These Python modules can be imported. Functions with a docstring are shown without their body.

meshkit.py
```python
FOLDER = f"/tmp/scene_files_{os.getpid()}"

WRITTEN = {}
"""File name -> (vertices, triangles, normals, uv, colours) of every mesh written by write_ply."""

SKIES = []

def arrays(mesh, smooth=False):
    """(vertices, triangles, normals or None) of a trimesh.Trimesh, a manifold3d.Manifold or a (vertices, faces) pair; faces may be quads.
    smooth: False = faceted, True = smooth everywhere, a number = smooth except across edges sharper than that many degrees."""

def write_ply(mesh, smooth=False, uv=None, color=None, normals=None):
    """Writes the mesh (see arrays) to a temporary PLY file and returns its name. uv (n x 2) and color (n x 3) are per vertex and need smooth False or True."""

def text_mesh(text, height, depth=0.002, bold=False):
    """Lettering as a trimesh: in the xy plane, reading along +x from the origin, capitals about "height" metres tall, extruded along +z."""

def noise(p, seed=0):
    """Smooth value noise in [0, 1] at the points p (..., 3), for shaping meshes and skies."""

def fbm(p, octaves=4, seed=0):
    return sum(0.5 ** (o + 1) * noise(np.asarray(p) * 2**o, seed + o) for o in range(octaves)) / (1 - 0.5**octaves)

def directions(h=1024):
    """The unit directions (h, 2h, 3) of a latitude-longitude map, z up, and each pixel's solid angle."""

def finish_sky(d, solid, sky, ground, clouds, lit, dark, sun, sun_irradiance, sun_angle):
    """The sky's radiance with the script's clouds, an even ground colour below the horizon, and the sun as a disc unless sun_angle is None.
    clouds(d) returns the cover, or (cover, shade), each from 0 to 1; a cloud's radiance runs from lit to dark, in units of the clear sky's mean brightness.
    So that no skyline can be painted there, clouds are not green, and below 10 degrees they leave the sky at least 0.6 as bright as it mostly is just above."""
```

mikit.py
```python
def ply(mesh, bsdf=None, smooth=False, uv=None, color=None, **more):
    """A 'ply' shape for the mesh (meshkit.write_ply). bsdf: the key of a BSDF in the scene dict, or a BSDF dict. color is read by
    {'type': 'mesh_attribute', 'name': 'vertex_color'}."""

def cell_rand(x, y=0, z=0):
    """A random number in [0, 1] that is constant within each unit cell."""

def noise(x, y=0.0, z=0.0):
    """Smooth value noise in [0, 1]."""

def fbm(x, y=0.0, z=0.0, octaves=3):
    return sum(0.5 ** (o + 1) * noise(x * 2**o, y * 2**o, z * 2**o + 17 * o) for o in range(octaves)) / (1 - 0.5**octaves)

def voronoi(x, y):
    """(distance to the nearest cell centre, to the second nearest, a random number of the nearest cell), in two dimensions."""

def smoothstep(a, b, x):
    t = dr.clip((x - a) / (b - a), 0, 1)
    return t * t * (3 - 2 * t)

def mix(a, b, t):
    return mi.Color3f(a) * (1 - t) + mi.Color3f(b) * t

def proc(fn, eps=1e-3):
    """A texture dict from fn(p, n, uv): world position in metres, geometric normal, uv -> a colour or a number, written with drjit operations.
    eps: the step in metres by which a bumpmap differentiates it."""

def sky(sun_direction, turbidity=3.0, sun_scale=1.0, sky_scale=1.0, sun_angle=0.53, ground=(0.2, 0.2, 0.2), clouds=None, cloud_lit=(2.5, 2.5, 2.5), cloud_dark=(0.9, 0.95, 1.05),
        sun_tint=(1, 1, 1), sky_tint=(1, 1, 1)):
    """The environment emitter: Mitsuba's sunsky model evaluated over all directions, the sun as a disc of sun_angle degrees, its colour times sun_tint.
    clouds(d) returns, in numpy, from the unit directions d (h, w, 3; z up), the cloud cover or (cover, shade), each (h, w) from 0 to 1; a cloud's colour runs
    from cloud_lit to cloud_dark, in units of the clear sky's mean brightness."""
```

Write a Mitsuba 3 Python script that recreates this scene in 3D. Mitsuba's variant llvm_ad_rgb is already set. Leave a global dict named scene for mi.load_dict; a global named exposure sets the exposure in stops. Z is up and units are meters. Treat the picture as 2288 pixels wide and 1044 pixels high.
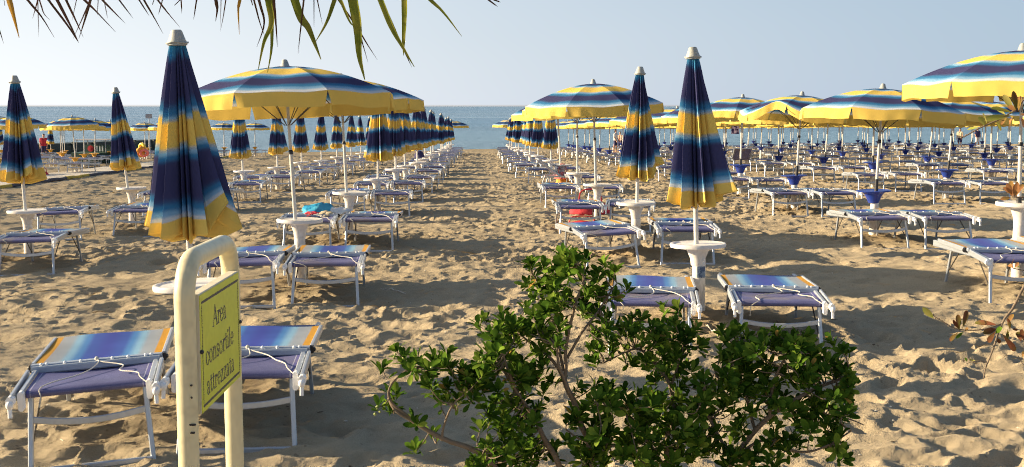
import math, random
import numpy as np, trimesh, drjit as dr, mitsuba as mi, mikit, meshkit
from scipy.spatial import cKDTree
from mikit import proc, noise, fbm, voronoi, cell_rand, smoothstep, mix

T = mi.ScalarTransform4f
scene, labels = {}, {}

# ---------------------------------------------------------------- camera, sky, exposure
scene['camera'] = {'type': 'perspective', 'fov': 45.17, 'fov_axis': 'x', 'near_clip': 0.05, 'far_clip': 120000.0,
                   'to_world': T().look_at(origin=[0, 0, 1.87], target=[0, 10, 1.87 - 10 * 284 / 2750], up=[0, 0, 1])}
SUN_EL, SUN_AZ = math.radians(17.5), math.radians(4)          # low sun on the left, a little ahead
SUN = [-math.cos(SUN_EL) * math.cos(SUN_AZ), math.cos(SUN_EL) * math.sin(SUN_AZ), math.sin(SUN_EL)]
def haze_veil(d):
    """Thin summer haze: densest at the horizon and round the sun, whiter towards the sun."""
    el = np.degrees(np.arcsin(np.clip(d[..., 2], -1, 1))); sun = np.array(SUN) / np.linalg.norm(SUN)
    ang = np.degrees(np.arccos(np.clip(d @ sun, -1, 1)))
    wisps = meshkit.fbm(d * [3, 3, 9] + 4, 4, 2) - .5
    cover = .04 + .76 * np.exp(-np.maximum(el, 0) / 14) + .30 * np.exp(-(ang / 50) ** 2) + .10 * wisps
    t = np.clip((ang - 50) / 75, 0, 1)
    return np.clip(cover, 0, .92), t * t * (3 - 2 * t)
scene['sky'] = mikit.sky(SUN, turbidity=3.0, sun_scale=2.0, sky_scale=0.8, sun_tint=(0.90, 1.0, 1.20), sky_tint=(0.95, 1.0, 1.12), ground=(0.3, 0.25, 0.18),
                         clouds=haze_veil, cloud_lit=(3.95, 4.0, 4.1), cloud_dark=(1.25, 1.70, 2.36))
exposure = 2.42

# ---------------------------------------------------------------- materials
def col(c): return {'type': 'rgb', 'value': list(c)}
def mat(key, c, rough=0.5, metal=0.0, spec=0.5, bump=None, bs=0.001, **k):
    b = {'type': 'principled', 'base_color': c if isinstance(c, dict) else col(c), 'roughness': rough, 'metallic': metal, 'specular': spec, **k}
    if bump is not None: b = {'type': 'bumpmap', 'tex': bump, 'scale': bs, 'bsdf': b}
    scene[key] = {'type': 'twosided', 'bsdf': b}
    return key
def thin(key, c, rough=0.6, dt=0.5, eta=1.35, **k):
    scene[key] = {'type': 'principledthin', 'base_color': c if isinstance(c, dict) else col(c), 'roughness': rough, 'diff_trans': dt, 'eta': eta, **k}
    return key
def ramp(v, stops):
    out = mi.Color3f(stops[0][1])
    for (a, ca), (b, cb) in zip(stops, stops[1:]):
        out = dr.select(v >= a, mix(ca, cb, smoothstep(a, b, v)), out)
    return out
YEL, BLU, VIO, LBL, WHT, PAL = (0.78, 0.555, 0.135), (0.046, 0.185, 0.37), (0.053, 0.055, 0.135), (0.22, 0.42, 0.62), (0.60, 0.64, 0.68), (0.36, 0.44, 0.50)
STOPS = [(0, (.05, .24, .40)), (.05, (.05, .20, .38)), (.10, VIO), (.15, VIO), (.205, BLU), (.240, LBL), (.26, PAL), (.305, YEL), (.44, YEL), (.47, PAL), (.485, LBL), (.525, BLU),
         (.585, VIO), (.675, VIO), (.735, BLU), (.78, LBL), (.815, WHT), (.832, WHT), (.85, YEL), (1.0, YEL)]
def canopy_colour(p, n, uv):
    w = fbm(p.x * 9, p.y * 9, p.z * 9, 2)
    c = ramp(uv.y + 0.012 * (w - 0.5), STOPS)
    return c * (0.90 + 0.16 * fbm(p.x * 2.3, p.y * 2.3, p.z * 2.3 + 5, 3)) * (0.96 + 0.08 * cell_rand(p.x * 400, p.z * 400, p.y * 400))
thin('canopy_cloth', proc(canopy_colour), 0.55, 0.36, sheen=0.2)
thin('canopy_cloth_folded', proc(canopy_colour), 0.5, 0.16, sheen=0.2)       # several layers lie behind one another: less light comes through
def shade_colour(p, n, uv):
    w = dr.abs(uv.x - 0.5) * 2
    c = ramp(w, [(0, (.075, .10, .40)), (.28, (.075, .13, .44)), (.40, (.10, .25, .55)), (.56, (.26, .46, .64)), (.68, (.34, .39, .45)), (.855, (.36, .39, .43)), (.885, (.62, .33, .07)), (1, (.64, .35, .07))])
    fade = noise(p.x * .55 + 3, p.y * .55, 1)
    c = mix(c, mi.Color3f(.36, .40, .46), .10 * fade)
    return c * (0.85 + 0.2 * fbm(p.x * 6, p.y * 6, 0, 3) + .12 * noise(p.x * .8, p.y * .8, 5))
thin('sunshade_cloth', proc(shade_colour), 0.5, 0.35)
def sling_colour(p, n, uv):
    hem = smoothstep(.875, .885, dr.abs(uv.x - .5) * 2)
    line = smoothstep(.012, .004, dr.abs(dr.abs(uv.x - .5) * 2 - .88))
    weave = cell_rand(uv.x * 170, uv.y * 380, 1)
    c = mix((.078, .080, .19), (.115, .120, .25), weave)
    c = mix(c, (.085, .08, .25), hem * .7)
    c = mix(c, (.45, .45, .52), line * .6)
    c = mix(c, (.24, .20, .15), .5 * smoothstep(.55, .8, fbm(p.x * 3.1, p.y * 3.1, 8, 4)))        # sand rubbed into the mesh
    return c * (0.8 + 0.4 * fbm(p.x * 5, p.y * 5, 0, 3))
mat('sling_mesh', proc(sling_colour), 0.55, spec=0.35)
def paint(c, amt=.25, s=14, dirt=(.35, .3, .22)):
    def f(p, n, uv):
        w = fbm(p.x * s, p.y * s, p.z * s, 4)
        return mix(c, dirt, smoothstep(.52, .85, w) * amt) * (.93 + .12 * noise(p.x * 90, p.y * 90, p.z * 40))
    return proc(f)
mat('white_pole', paint((.60, .59, .56)), 0.35)
mat('white_plastic', paint((.68, .65, .61), .32), 0.42)
mat('blue_plastic', paint((.018, .045, .27), .12), 0.35)
mat('yellow_plastic', paint((.70, .36, .04), .2), 0.4)
mat('pole_sleeve', (.025, .025, .03), 0.4)
mat('cap_plastic', paint((.34, .355, .34), .35), 0.5)
mat('alu', paint((.43, .47, .53), .2, 20), 0.36, 0.5)
mat('alu_bar', paint((.31, .36, .44), .15, 20), 0.38, 0.3)
mat('rivet_white', (.8, .8, .8), 0.3)
mat('cord_white', (.56, .53, .46), 0.85)
mat('black_plastic', (.02, .02, .025), 0.4)
mat('steel_dark', (.10, .09, .08), 0.45, 0.5)

def dampness(p): return smoothstep(90, 112, p.y - .28 * p.x)
POSTS = [(1.65, 10.8), (1.56, 15.4), (-2.28, 13.1), (-2.33, 17.5), (-2.13, 8.2), (5.22, 12.6), (5.19, 17.6), (-6.28, 15.9), (-6.44, 20.8), (1.40, 20.2), (5.29, 23.0)]     # damp dug-up sand round these posts
def sand_colour(p, n, uv):
    a = fbm(p.x * .7, p.y * .7, 0, 4)
    b = fbm(p.x * 26, p.y * 26, p.z * 26, 3)
    g = cell_rand(p.x * 260, p.y * 260, p.z * 260)
    c = mix((.292, .238, .160), (.392, .324, .222), a * .75 + b * .25)
    c = c * (.82 + .30 * g)
    c = mix(c, (.16, .12, .08), smoothstep(.988, .995, cell_rand(p.x * 70, p.y * 70, 3)) * .7)
    dug = mi.Float(9)
    for x, y in POSTS: dug = dr.minimum(dug, dr.square((p.x - x) * .8) + dr.square(p.y - y + .15))
    c = mix(c, (.225, .165, .095), .75 * smoothstep(.62, .12, dr.sqrt(dug) + .5 * (fbm(p.x * 5, p.y * 5, 2, 3) - .5)))
    return mix(c, (.22, .175, .11), dampness(p) * .7)
def sand_grain(p, n, uv):
    return fbm(p.x * 42, p.y * 42, p.z * 20, 3) + .30 * noise(p.x * 210, p.y * 210, 1) + 1.6 * fbm(p.x * 11, p.y * 11, 3, 2)
mat('sand_grains', proc(sand_colour), 0.95, spec=0.1, bump=proc(sand_grain, 2e-3), bs=0.008)
def sea_colour(p, n, uv):
    d = p.y - .28 * p.x
    c = mix((.105, .185, .235), (.078, .165, .245), smoothstep(110, 300, d))
    c = mix(c, (.30, .38, .42), .55 * smoothstep(.70, .80, noise(p.x * .006, d * .045, 4)))
    return c * (.82 + .36 * fbm(p.x * .015, p.y * .05, 0, 3))
def sea_waves(p, n, uv):
    return .55 * fbm(p.x * .30, p.y * .75, 0, 4) + .30 * fbm(p.x * 1.3 + 9, p.y * 2.4, 3, 3) + .5 * fbm(p.x * .05, p.y * .14, 7, 2)
mat('sea_water', proc(sea_colour), 0.22, spec=0.55, bump=proc(sea_waves, .05), bs=0.55)
mat('slab_concrete', paint((.46, .42, .36), .3, 5), 0.9, spec=.2)
mat('edge_dark', (.06, .06, .08), 0.8)
mat('edge_yellow', (.45, .33, .06), 0.8)

# ---------------------------------------------------------------- ground shape
def rest_level(X, Y):
    X, Y = np.asarray(X, float), np.asarray(Y, float)
    t = np.clip((-X - 3.5) / 2.5, 0, 1); t = t * t * (3 - 2 * t)
    u = Y - .28 * np.clip(X, -40, 60) - 18
    return -.0205 * 3 * np.logaddexp(0, u / 3) - .07 * t + .1 * np.exp(-((X - 5) ** 2 / 6 + (Y - 12) ** 2 / 9))
def relief(X, Y):
    P = np.stack([X, Y, 0 * X], -1)
    r = np.random.default_rng(11)
    wx = (meshkit.fbm(P * 2.1, 3, 5) - .5) * .55
    wy = (meshkit.fbm(P * 2.1 + 31, 3, 6) - .5) * .45
    h = np.zeros_like(X)
    for size, amp, pw, seed in ((.30, .050, 1.25, 1), (.155, .022, 1.2, 2)):
        pts = []
        rr = np.random.default_rng(seed)
        for x0, x1, y0, y1 in ((-14, 16, 3, 36), (-40, 48, 36, 125)):
            s = size if y0 < 36 else size * 2.0
            n = int((x1 - x0) * (y1 - y0) / (s * s) * .95)
            pts.append(np.stack([rr.uniform(x0, x1, n), rr.uniform(y0, y1, n)], -1))
        tree = cKDTree(np.vstack(pts))
        q = np.stack([(X + wx * size * 2.2), (Y + wy * size * 2.2)], -1)
        d, i = tree.query(q.reshape(-1, 2), k=2, workers=-1)
        f1 = d[:, 0].reshape(X.shape) / size
        edge = np.clip((d[:, 1] - d[:, 0]).reshape(X.shape) / size, 0, 1)
        rnd = (np.sin(i[:, 0] * 12.9898) * 43758.5453 % 1).reshape(X.shape)
        ridge = (1 - np.clip(edge / .75, 0, 1)) ** 1.6
        h += amp * (ridge * .95 + (rnd - .5) * .85 * (1 - ridge) - .22)
    h += .075 * (meshkit.fbm(P * .9 + 7, 3, 9) - .5) + .038 * (meshkit.fbm(P * 4.2, 3, 12) - .5) + .008 * (meshkit.fbm(P * 14, 2, 15) - .5)
    for x, y in POSTS:
        d2 = ((X - x) * .9) ** 2 + (Y - y) ** 2
        h += np.exp(-d2 / .16) * (.05 + .09 * (meshkit.fbm(P * 9 + 2, 3, 33) - .5))
    calm = np.clip((Y - 85 - .28 * X) / 20, 0, 1)
    soft = np.clip(.25 + 1.55 * meshkit.fbm(P * .45 + 3, 3, 21), .45, 1.5)
    return h * (1 - .9 * calm) * soft
xs = np.arcsinh(np.array([95.0]) / 4.5)[0]
gx = 4.5 * np.sinh(np.linspace(-xs, xs, 1000))
gy = np.concatenate([np.linspace(-60, 2, 12)[:-1], np.geomspace(2.0, 4.5, 20)[:-1], np.geomspace(4.5, 122, 900), np.linspace(124, 200, 12)])
GX, GY = np.meshgrid(gx, gy)
inn = (GY > 3) & (GY < 122) & (np.abs(GX) < .55 * GY + 3)
GZ = rest_level(GX, GY)
rl = np.zeros_like(GX); rl[inn] = relief(GX[inn], GY[inn])
GZ = GZ + rl
ny, nx = GX.shape
ii = (np.arange(ny - 1)[:, None] * nx + np.arange(nx - 1)[None]).ravel()
gf = np.stack([ii, ii + 1, ii + nx + 1, ii + nx], -1)
scene['ground'] = mikit.ply((np.stack([GX.ravel(), GY.ravel(), GZ.ravel()], -1), gf), 'sand_grains', smooth=True)
labels['ground'] = {'label': 'trampled beach sand with low wind and foot ripples', 'category': 'sand', 'kind': 'structure'}
def ground(x, y): return float(rest_level(x, y))
SEA = -1.88
sy = np.concatenate([np.geomspace(88, 400, 120), np.geomspace(430, 90000, 40)])
sx = np.concatenate([-np.geomspace(90000, 130, 18), np.linspace(-120, 120, 120), np.geomspace(130, 90000, 18)])
SX, SY = np.meshgrid(sx, sy)
SZ = SEA + .06 * (meshkit.fbm(np.stack([SX * .12, SY * .35, 0 * SX], -1), 3, 3) - .5) * (SY < 400)
ny, nx = SX.shape
ii = (np.arange(ny - 1)[:, None] * nx + np.arange(nx - 1)[None]).ravel()
scene['sea'] = mikit.ply((np.stack([SX.ravel(), SY.ravel(), SZ.ravel()], -1), np.stack([ii, ii + 1, ii + nx + 1, ii + nx], -1)), 'sea_water', smooth=True)
labels['sea'] = {'label': 'calm grey blue sea reaching to the horizon', 'category': 'sea', 'kind': 'structure'}

# ---------------------------------------------------------------- mesh helpers
class MB:
    def __init__(s): s.v, s.f, s.uv, s.n = [], [], [], 0
    def add(s, v, f, uv=None):
        v = np.asarray(v, float); f = np.asarray(f, int)
        if f.shape[1] == 4: f = np.vstack([f[:, [0, 1, 2]], f[:, [0, 2, 3]]])
        s.v.append(v); s.f.append(f + s.n); s.uv.append(np.zeros((len(v), 2)) if uv is None else uv); s.n += len(v)
        return s
    def mesh(s): return np.vstack(s.v), np.vstack(s.f)
    def ply(s, m, smooth=40, uv=False):
        if uv: return mikit.ply(s.mesh(), m, smooth=True, uv=np.vstack(s.uv))
        return mikit.ply(s.mesh(), m, smooth=smooth)
    def loft(s, rings, cap=True, closed=True):
        rings = np.asarray(rings, float); k, n = rings.shape[:2]
        i, j = np.meshgrid(np.arange(k - 1), np.arange(n if closed else n - 1), indexing='ij')
        q = np.stack([i * n + j, i * n + (j + 1) % n, (i + 1) * n + (j + 1) % n, (i + 1) * n + j], -1).reshape(-1, 4)
        f = np.vstack([q[:, [0, 1, 2]], q[:, [0, 2, 3]]])
        if cap:
            a = np.arange(1, n - 1)
            f = np.vstack([f, np.stack([0 * a, a + 1, a], -1), np.stack([0 * a, a, a + 1], -1) + (k - 1) * n])
        return s.add(rings.reshape(-1, 3), f)
    def tube(s, pts, r, sides=10, cap=True):
        p = np.asarray(pts, float); r = np.broadcast_to(np.asarray(r, float), (len(p),))
        t = np.gradient(p, axis=0); t /= np.linalg.norm(t, axis=1, keepdims=True) + 1e-12
        a = np.cross(t[0], [0, 0, 1.] if abs(t[0][2]) < .9 else [1., 0, 0]); a /= np.linalg.norm(a)
        ang = np.arange(sides) * 2 * np.pi / sides; rings = []
        for k in range(len(p)):
            a = a - t[k] * (a @ t[k]); a /= np.linalg.norm(a); b = np.cross(t[k], a)
            rings.append(p[k] + r[k] * (np.cos(ang)[:, None] * a + np.sin(ang)[:, None] * b))
        return s.loft(rings, cap)
    def bar(s, p0, p1, w, h, side=(1, 0, 0), ch=.2):
        p0, p1 = np.asarray(p0, float), np.asarray(p1, float); d = p1 - p0; d /= np.linalg.norm(d)
        a = np.asarray(side, float); a = a - d * (a @ d); a /= np.linalg.norm(a); b = np.cross(d, a)
        c = min(w, h) * ch
        sec = np.array([(w / 2, h / 2 - c), (w / 2 - c, h / 2), (-w / 2 + c, h / 2), (-w / 2, h / 2 - c), (-w / 2, -h / 2 + c), (-w / 2 + c, -h / 2), (w / 2 - c, -h / 2), (w / 2, -h / 2 + c)])
        ring = sec[:, :1] * a + sec[:, 1:] * b
        return s.loft([p0 + ring, p1 + ring])
    def box(s, c, size, ch=.15):
        c = np.asarray(c, float)
        return s.bar(c - [0, size[1] / 2, 0], c + [0, size[1] / 2, 0], size[0], size[2], (1, 0, 0), ch)
    def lathe(s, prof, sides=28):
        ang = np.arange(sides) * 2 * np.pi / sides
        return s.loft([np.stack([r * np.cos(ang), r * np.sin(ang), 0 * ang + z], -1) for r, z in prof], True)
    def ball(s, c, r, n=8):
        m = trimesh.creation.uv_sphere(1.0, count=[n, 2 * n])
        return s.add(np.asarray(m.vertices) * r + np.asarray(c), m.faces)
    def put(s, m4, mb):
        v, f = mb.mesh(); return s.add(v @ m4[:3, :3].T + m4[:3, 3], f)
def curve(pts, n=16):
    """A smooth line through the points."""
    p = np.asarray(pts, float)
    if len(p) < 3: return np.linspace(0, 1, n)[:, None] * (p[-1] - p[0]) + p[0]
    P = np.vstack([2 * p[0] - p[1], p, 2 * p[-1] - p[-2]]); out = []
    for t in np.linspace(0, len(p) - 1 - 1e-9, n):
        i = int(t); u = t - i; a, b, c, d = P[i:i + 4]
        out.append(.5 * (2 * b + (c - a) * u + (2 * a - 5 * b + 4 * c - d) * u * u + (3 * b - a - 3 * c + d) * u ** 3))
    return np.array(out)

# ---------------------------------------------------------------- things and parts
used = {}
def numbered(name):
    k = used.get(name, 0); used[name] = k + 1
    return name if k == 0 else f'{name}_{k:03d}'
def thing(name, label, cat, group=None):
    key = numbered(name); labels[key] = {'label': label, 'category': cat}
    if group: labels[key]['group'] = group
    return key
def part(parent, name, shape, world=None, label=None, kind=None):
    key = numbered(parent + '__' + name)
    scene[key] = {**shape, 'to_world': world} if world is not None else dict(shape)
    if label or kind: labels[key] = {**({'label': label} if label else {}), **({'kind': kind} if kind else {})}
    return key
def mat4(m): return T(np.asarray(m, float).tolist())
def pose(x, y, z, yaw=0, rx=0, ry=0, s=1.0):
    return T().translate([x, y, z]).rotate([0, 0, 1], yaw).rotate([0, 1, 0], ry).rotate([1, 0, 0], rx).scale([s, s, s])

# ---------------------------------------------------------------- plant skeletons, in metres
SHRUB_LIMBS = [([(0.377, 4.75, -0.02),(0.358, 4.75, 0.202),(0.305, 4.7, 0.526),(0.258, 4.7, 0.669),(0.205, 4.7, 0.811)], 0.017, 0.01),([(0.205, 4.7, 0.811),(0.214, 4.68, 0.974),(0.236, 4.65, 1.101),(0.27, 4.65, 1.204),(0.247, 4.62, 1.277)], 0.008, 0.003),([(0.211, 4.7, 0.802),(0.15, 4.72, 0.895),(0.072, 4.75, 0.951),(-0.007, 4.75, 1.013)], 0.008, 0.003),([(0.215, 4.7, 0.899),(0.271, 4.72, 0.992),(0.343, 4.76, 1.083),(0.395, 4.8, 1.156)], 0.006, 0.003),([(0.198, 4.7, 0.846),(0.177, 4.75, 0.978),(0.138, 4.8, 1.076),(0.104, 4.82, 1.18)], 0.006, 0.003),([(0.272, 4.7, 0.624),(0.231, 4.66, 0.767),(0.181, 4.62, 0.881),(0.168, 4.6, 0.972)], 0.008, 0.004),([(0.333, 4.75, -0.02),(0.099, 4.7, 0.256),(-0.102, 4.62, 0.531),(-0.246, 4.6, 0.598),(-0.366, 4.6, 0.668),(-0.442, 4.6, 0.715),(-0.473, 4.62, 0.759)], 0.014, 0.005),([(-0.366, 4.6, 0.668),(-0.464, 4.6, 0.755),(-0.46, 4.6, 0.816),(-0.408, 4.62, 0.864),(-0.374, 4.62, 0.881)], 0.006, 0.0025),([(-0.27, 4.6, 0.598),(-0.255, 4.58, 0.674),(-0.223, 4.56, 0.748),(-0.176, 4.56, 0.791)], 0.005, 0.0025),([(0.36, 4.75, -0.02),(0.207, 4.7, 0.418),(0.115, 4.7, 0.606),(0.037, 4.7, 0.74),(-0.033, 4.7, 0.846),(-0.094, 4.7, 0.935)], 0.014, 0.004),([(0.08, 4.7, 0.669),(0.01, 4.62, 0.812),(-0.041, 4.58, 0.941),(-0.057, 4.55, 1.033)], 0.006, 0.003),([(0.404, 4.75, -0.02),(0.603, 4.8, 0.332),(0.62, 4.82, 0.547),(0.649, 4.85, 0.686),(0.621, 4.85, 0.777),(0.557, 4.85, 0.859),(0.494, 4.85, 0.905),(0.369, 4.85, 0.85)], 0.014, 0.003),([(0.601, 4.8, 0.442),(0.502, 4.72, 0.61),(0.407, 4.65, 0.717),(0.317, 4.6, 0.764)], 0.007, 0.003),([(0.631, 4.85, 0.741),(0.674, 4.85, 0.868),(0.69, 4.85, 0.959)], 0.006, 0.003),([(0.422, 4.75, -0.02),(0.74, 4.75, 0.257),(0.895, 4.75, 0.512),(1.005, 4.7, 0.669),(1.142, 4.7, 0.758),(1.263, 4.7, 0.811),(1.314, 4.7, 0.846)], 0.015, 0.004),([(0.964, 4.75, 0.593),(0.918, 4.8, 0.734),(0.866, 4.82, 0.82),(0.901, 4.82, 0.893),(0.935, 4.82, 0.947)], 0.007, 0.003),([(1.005, 4.7, 0.66),(1.015, 4.68, 0.815),(1.06, 4.66, 0.925),(1.093, 4.66, 0.995)], 0.007, 0.003),([(0.843, 4.75, 0.439),(0.972, 4.7, 0.571),(1.119, 4.65, 0.54),(1.222, 4.65, 0.567),(1.307, 4.65, 0.62)], 0.007, 0.003),([(0.878, 4.75, 0.494),(0.773, 4.72, 0.646),(0.742, 4.7, 0.758),(0.793, 4.7, 0.846)], 0.007, 0.003),([(1.142, 4.7, 0.758),(1.245, 4.75, 0.656),(1.347, 4.8, 0.634),(1.402, 4.8, 0.607)], 0.005, 0.002),([(0.542, 4.75, 0.457),(0.413, 4.7, 0.544),(0.27, 4.66, 0.582),(0.21, 4.66, 0.626)], 0.006, 0.003)]
SHRUB_MASSES = [(0.249, 4.65, 1.256, 0.076, 0.061, 9),(0.125, 4.8, 1.219, 0.07, 0.07, 9),(0.362, 4.78, 1.168, 0.078, 0.083, 10),(0.115, 4.75, 1.12, 0.073, 0.083, 8),(0.222, 4.62, 1.149, 0.081, 0.071, 8),(0.146, 4.6, 1.049, 0.077, 0.05, 5),(0.323, 4.72, 1.072, 0.069, 0.051, 4),(-0.083, 4.62, 1.011, 0.064, 0.054, 6),(0.01, 4.72, 1.028, 0.086, 0.058, 9),(0.088, 4.7, 0.952, 0.079, 0.065, 8),(-0.075, 4.62, 0.916, 0.104, 0.067, 11),(0.062, 4.68, 0.815, 0.106, 0.102, 15),(-0.118, 4.6, 0.816, 0.08, 0.077, 9),(0.01, 4.66, 0.679, 0.129, 0.085, 14),(-0.042, 4.66, 0.555, 0.119, 0.075, 12),(0.081, 4.7, 0.49, 0.096, 0.062, 8),(-0.245, 4.6, 0.851, 0.104, 0.06, 9),(-0.228, 4.58, 0.769, 0.077, 0.037, 4),(-0.323, 4.62, 0.881, 0.067, 0.03, 4),(-0.408, 4.62, 0.89, 0.044, 0.037, 3),(-0.442, 4.62, 0.933, 0.024, 0.034, 1),(-0.472, 4.62, 0.855, 0.034, 0.027, 1),(-0.476, 4.6, 0.747, 0.037, 0.05, 3),(-0.374, 4.6, 0.686, 0.04, 0.017, 1),(-0.332, 4.6, 0.572, 0.067, 0.027, 1),(-0.111, 4.64, 0.499, 0.067, 0.027, 4),(0.404, 4.85, 0.977, 0.081, 0.046, 6),(0.511, 4.85, 0.977, 0.078, 0.056, 8),(0.638, 4.86, 0.985, 0.088, 0.064, 10),(0.702, 4.86, 0.885, 0.064, 0.078, 8),(0.557, 4.85, 0.868, 0.099, 0.063, 8),(0.36, 4.85, 0.887, 0.049, 0.046, 3),(0.639, 4.85, 0.795, 0.088, 0.046, 6),(0.21, 4.7, 0.917, 0.034, 0.024, 1),(0.317, 4.6, 0.764, 0.07, 0.043, 6),(0.441, 4.65, 0.734, 0.095, 0.064, 10),(0.27, 4.66, 0.626, 0.078, 0.061, 8),(0.43, 4.7, 0.598, 0.123, 0.085, 15),(0.596, 4.78, 0.63, 0.104, 0.104, 14),(0.559, 4.75, 0.484, 0.138, 0.062, 12),(0.326, 4.7, 0.49, 0.103, 0.051, 8),(0.732, 4.74, 0.659, 0.097, 0.103, 12),(0.754, 4.75, 0.512, 0.104, 0.069, 9),(0.872, 4.72, 0.484, 0.069, 0.045, 4),(0.21, 4.68, 0.727, 0.017, 0.014, 0),(0.847, 4.82, 0.929, 0.042, 0.035, 3),(0.917, 4.82, 0.947, 0.07, 0.042, 6),(0.999, 4.7, 0.952, 0.085, 0.055, 9),(1.094, 4.66, 0.951, 0.075, 0.054, 8),(0.881, 4.8, 0.825, 0.084, 0.07, 8),(0.782, 4.74, 0.802, 0.059, 0.069, 6),(0.988, 4.72, 0.824, 0.113, 0.076, 13),(1.135, 4.68, 0.851, 0.095, 0.075, 11),(1.252, 4.7, 0.882, 0.079, 0.058, 8),(1.329, 4.72, 0.806, 0.051, 0.076, 6),(1.241, 4.74, 0.73, 0.097, 0.055, 8),(0.897, 4.78, 0.685, 0.09, 0.087, 9),(1.074, 4.7, 0.687, 0.12, 0.062, 10),(1.356, 4.8, 0.634, 0.042, 0.042, 3),(1.211, 4.68, 0.621, 0.075, 0.037, 5),(1.257, 4.65, 0.558, 0.057, 0.027, 3),(1.069, 4.66, 0.555, 0.068, 0.044, 5),(0.987, 4.68, 0.523, 0.051, 0.034, 3)]
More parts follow.
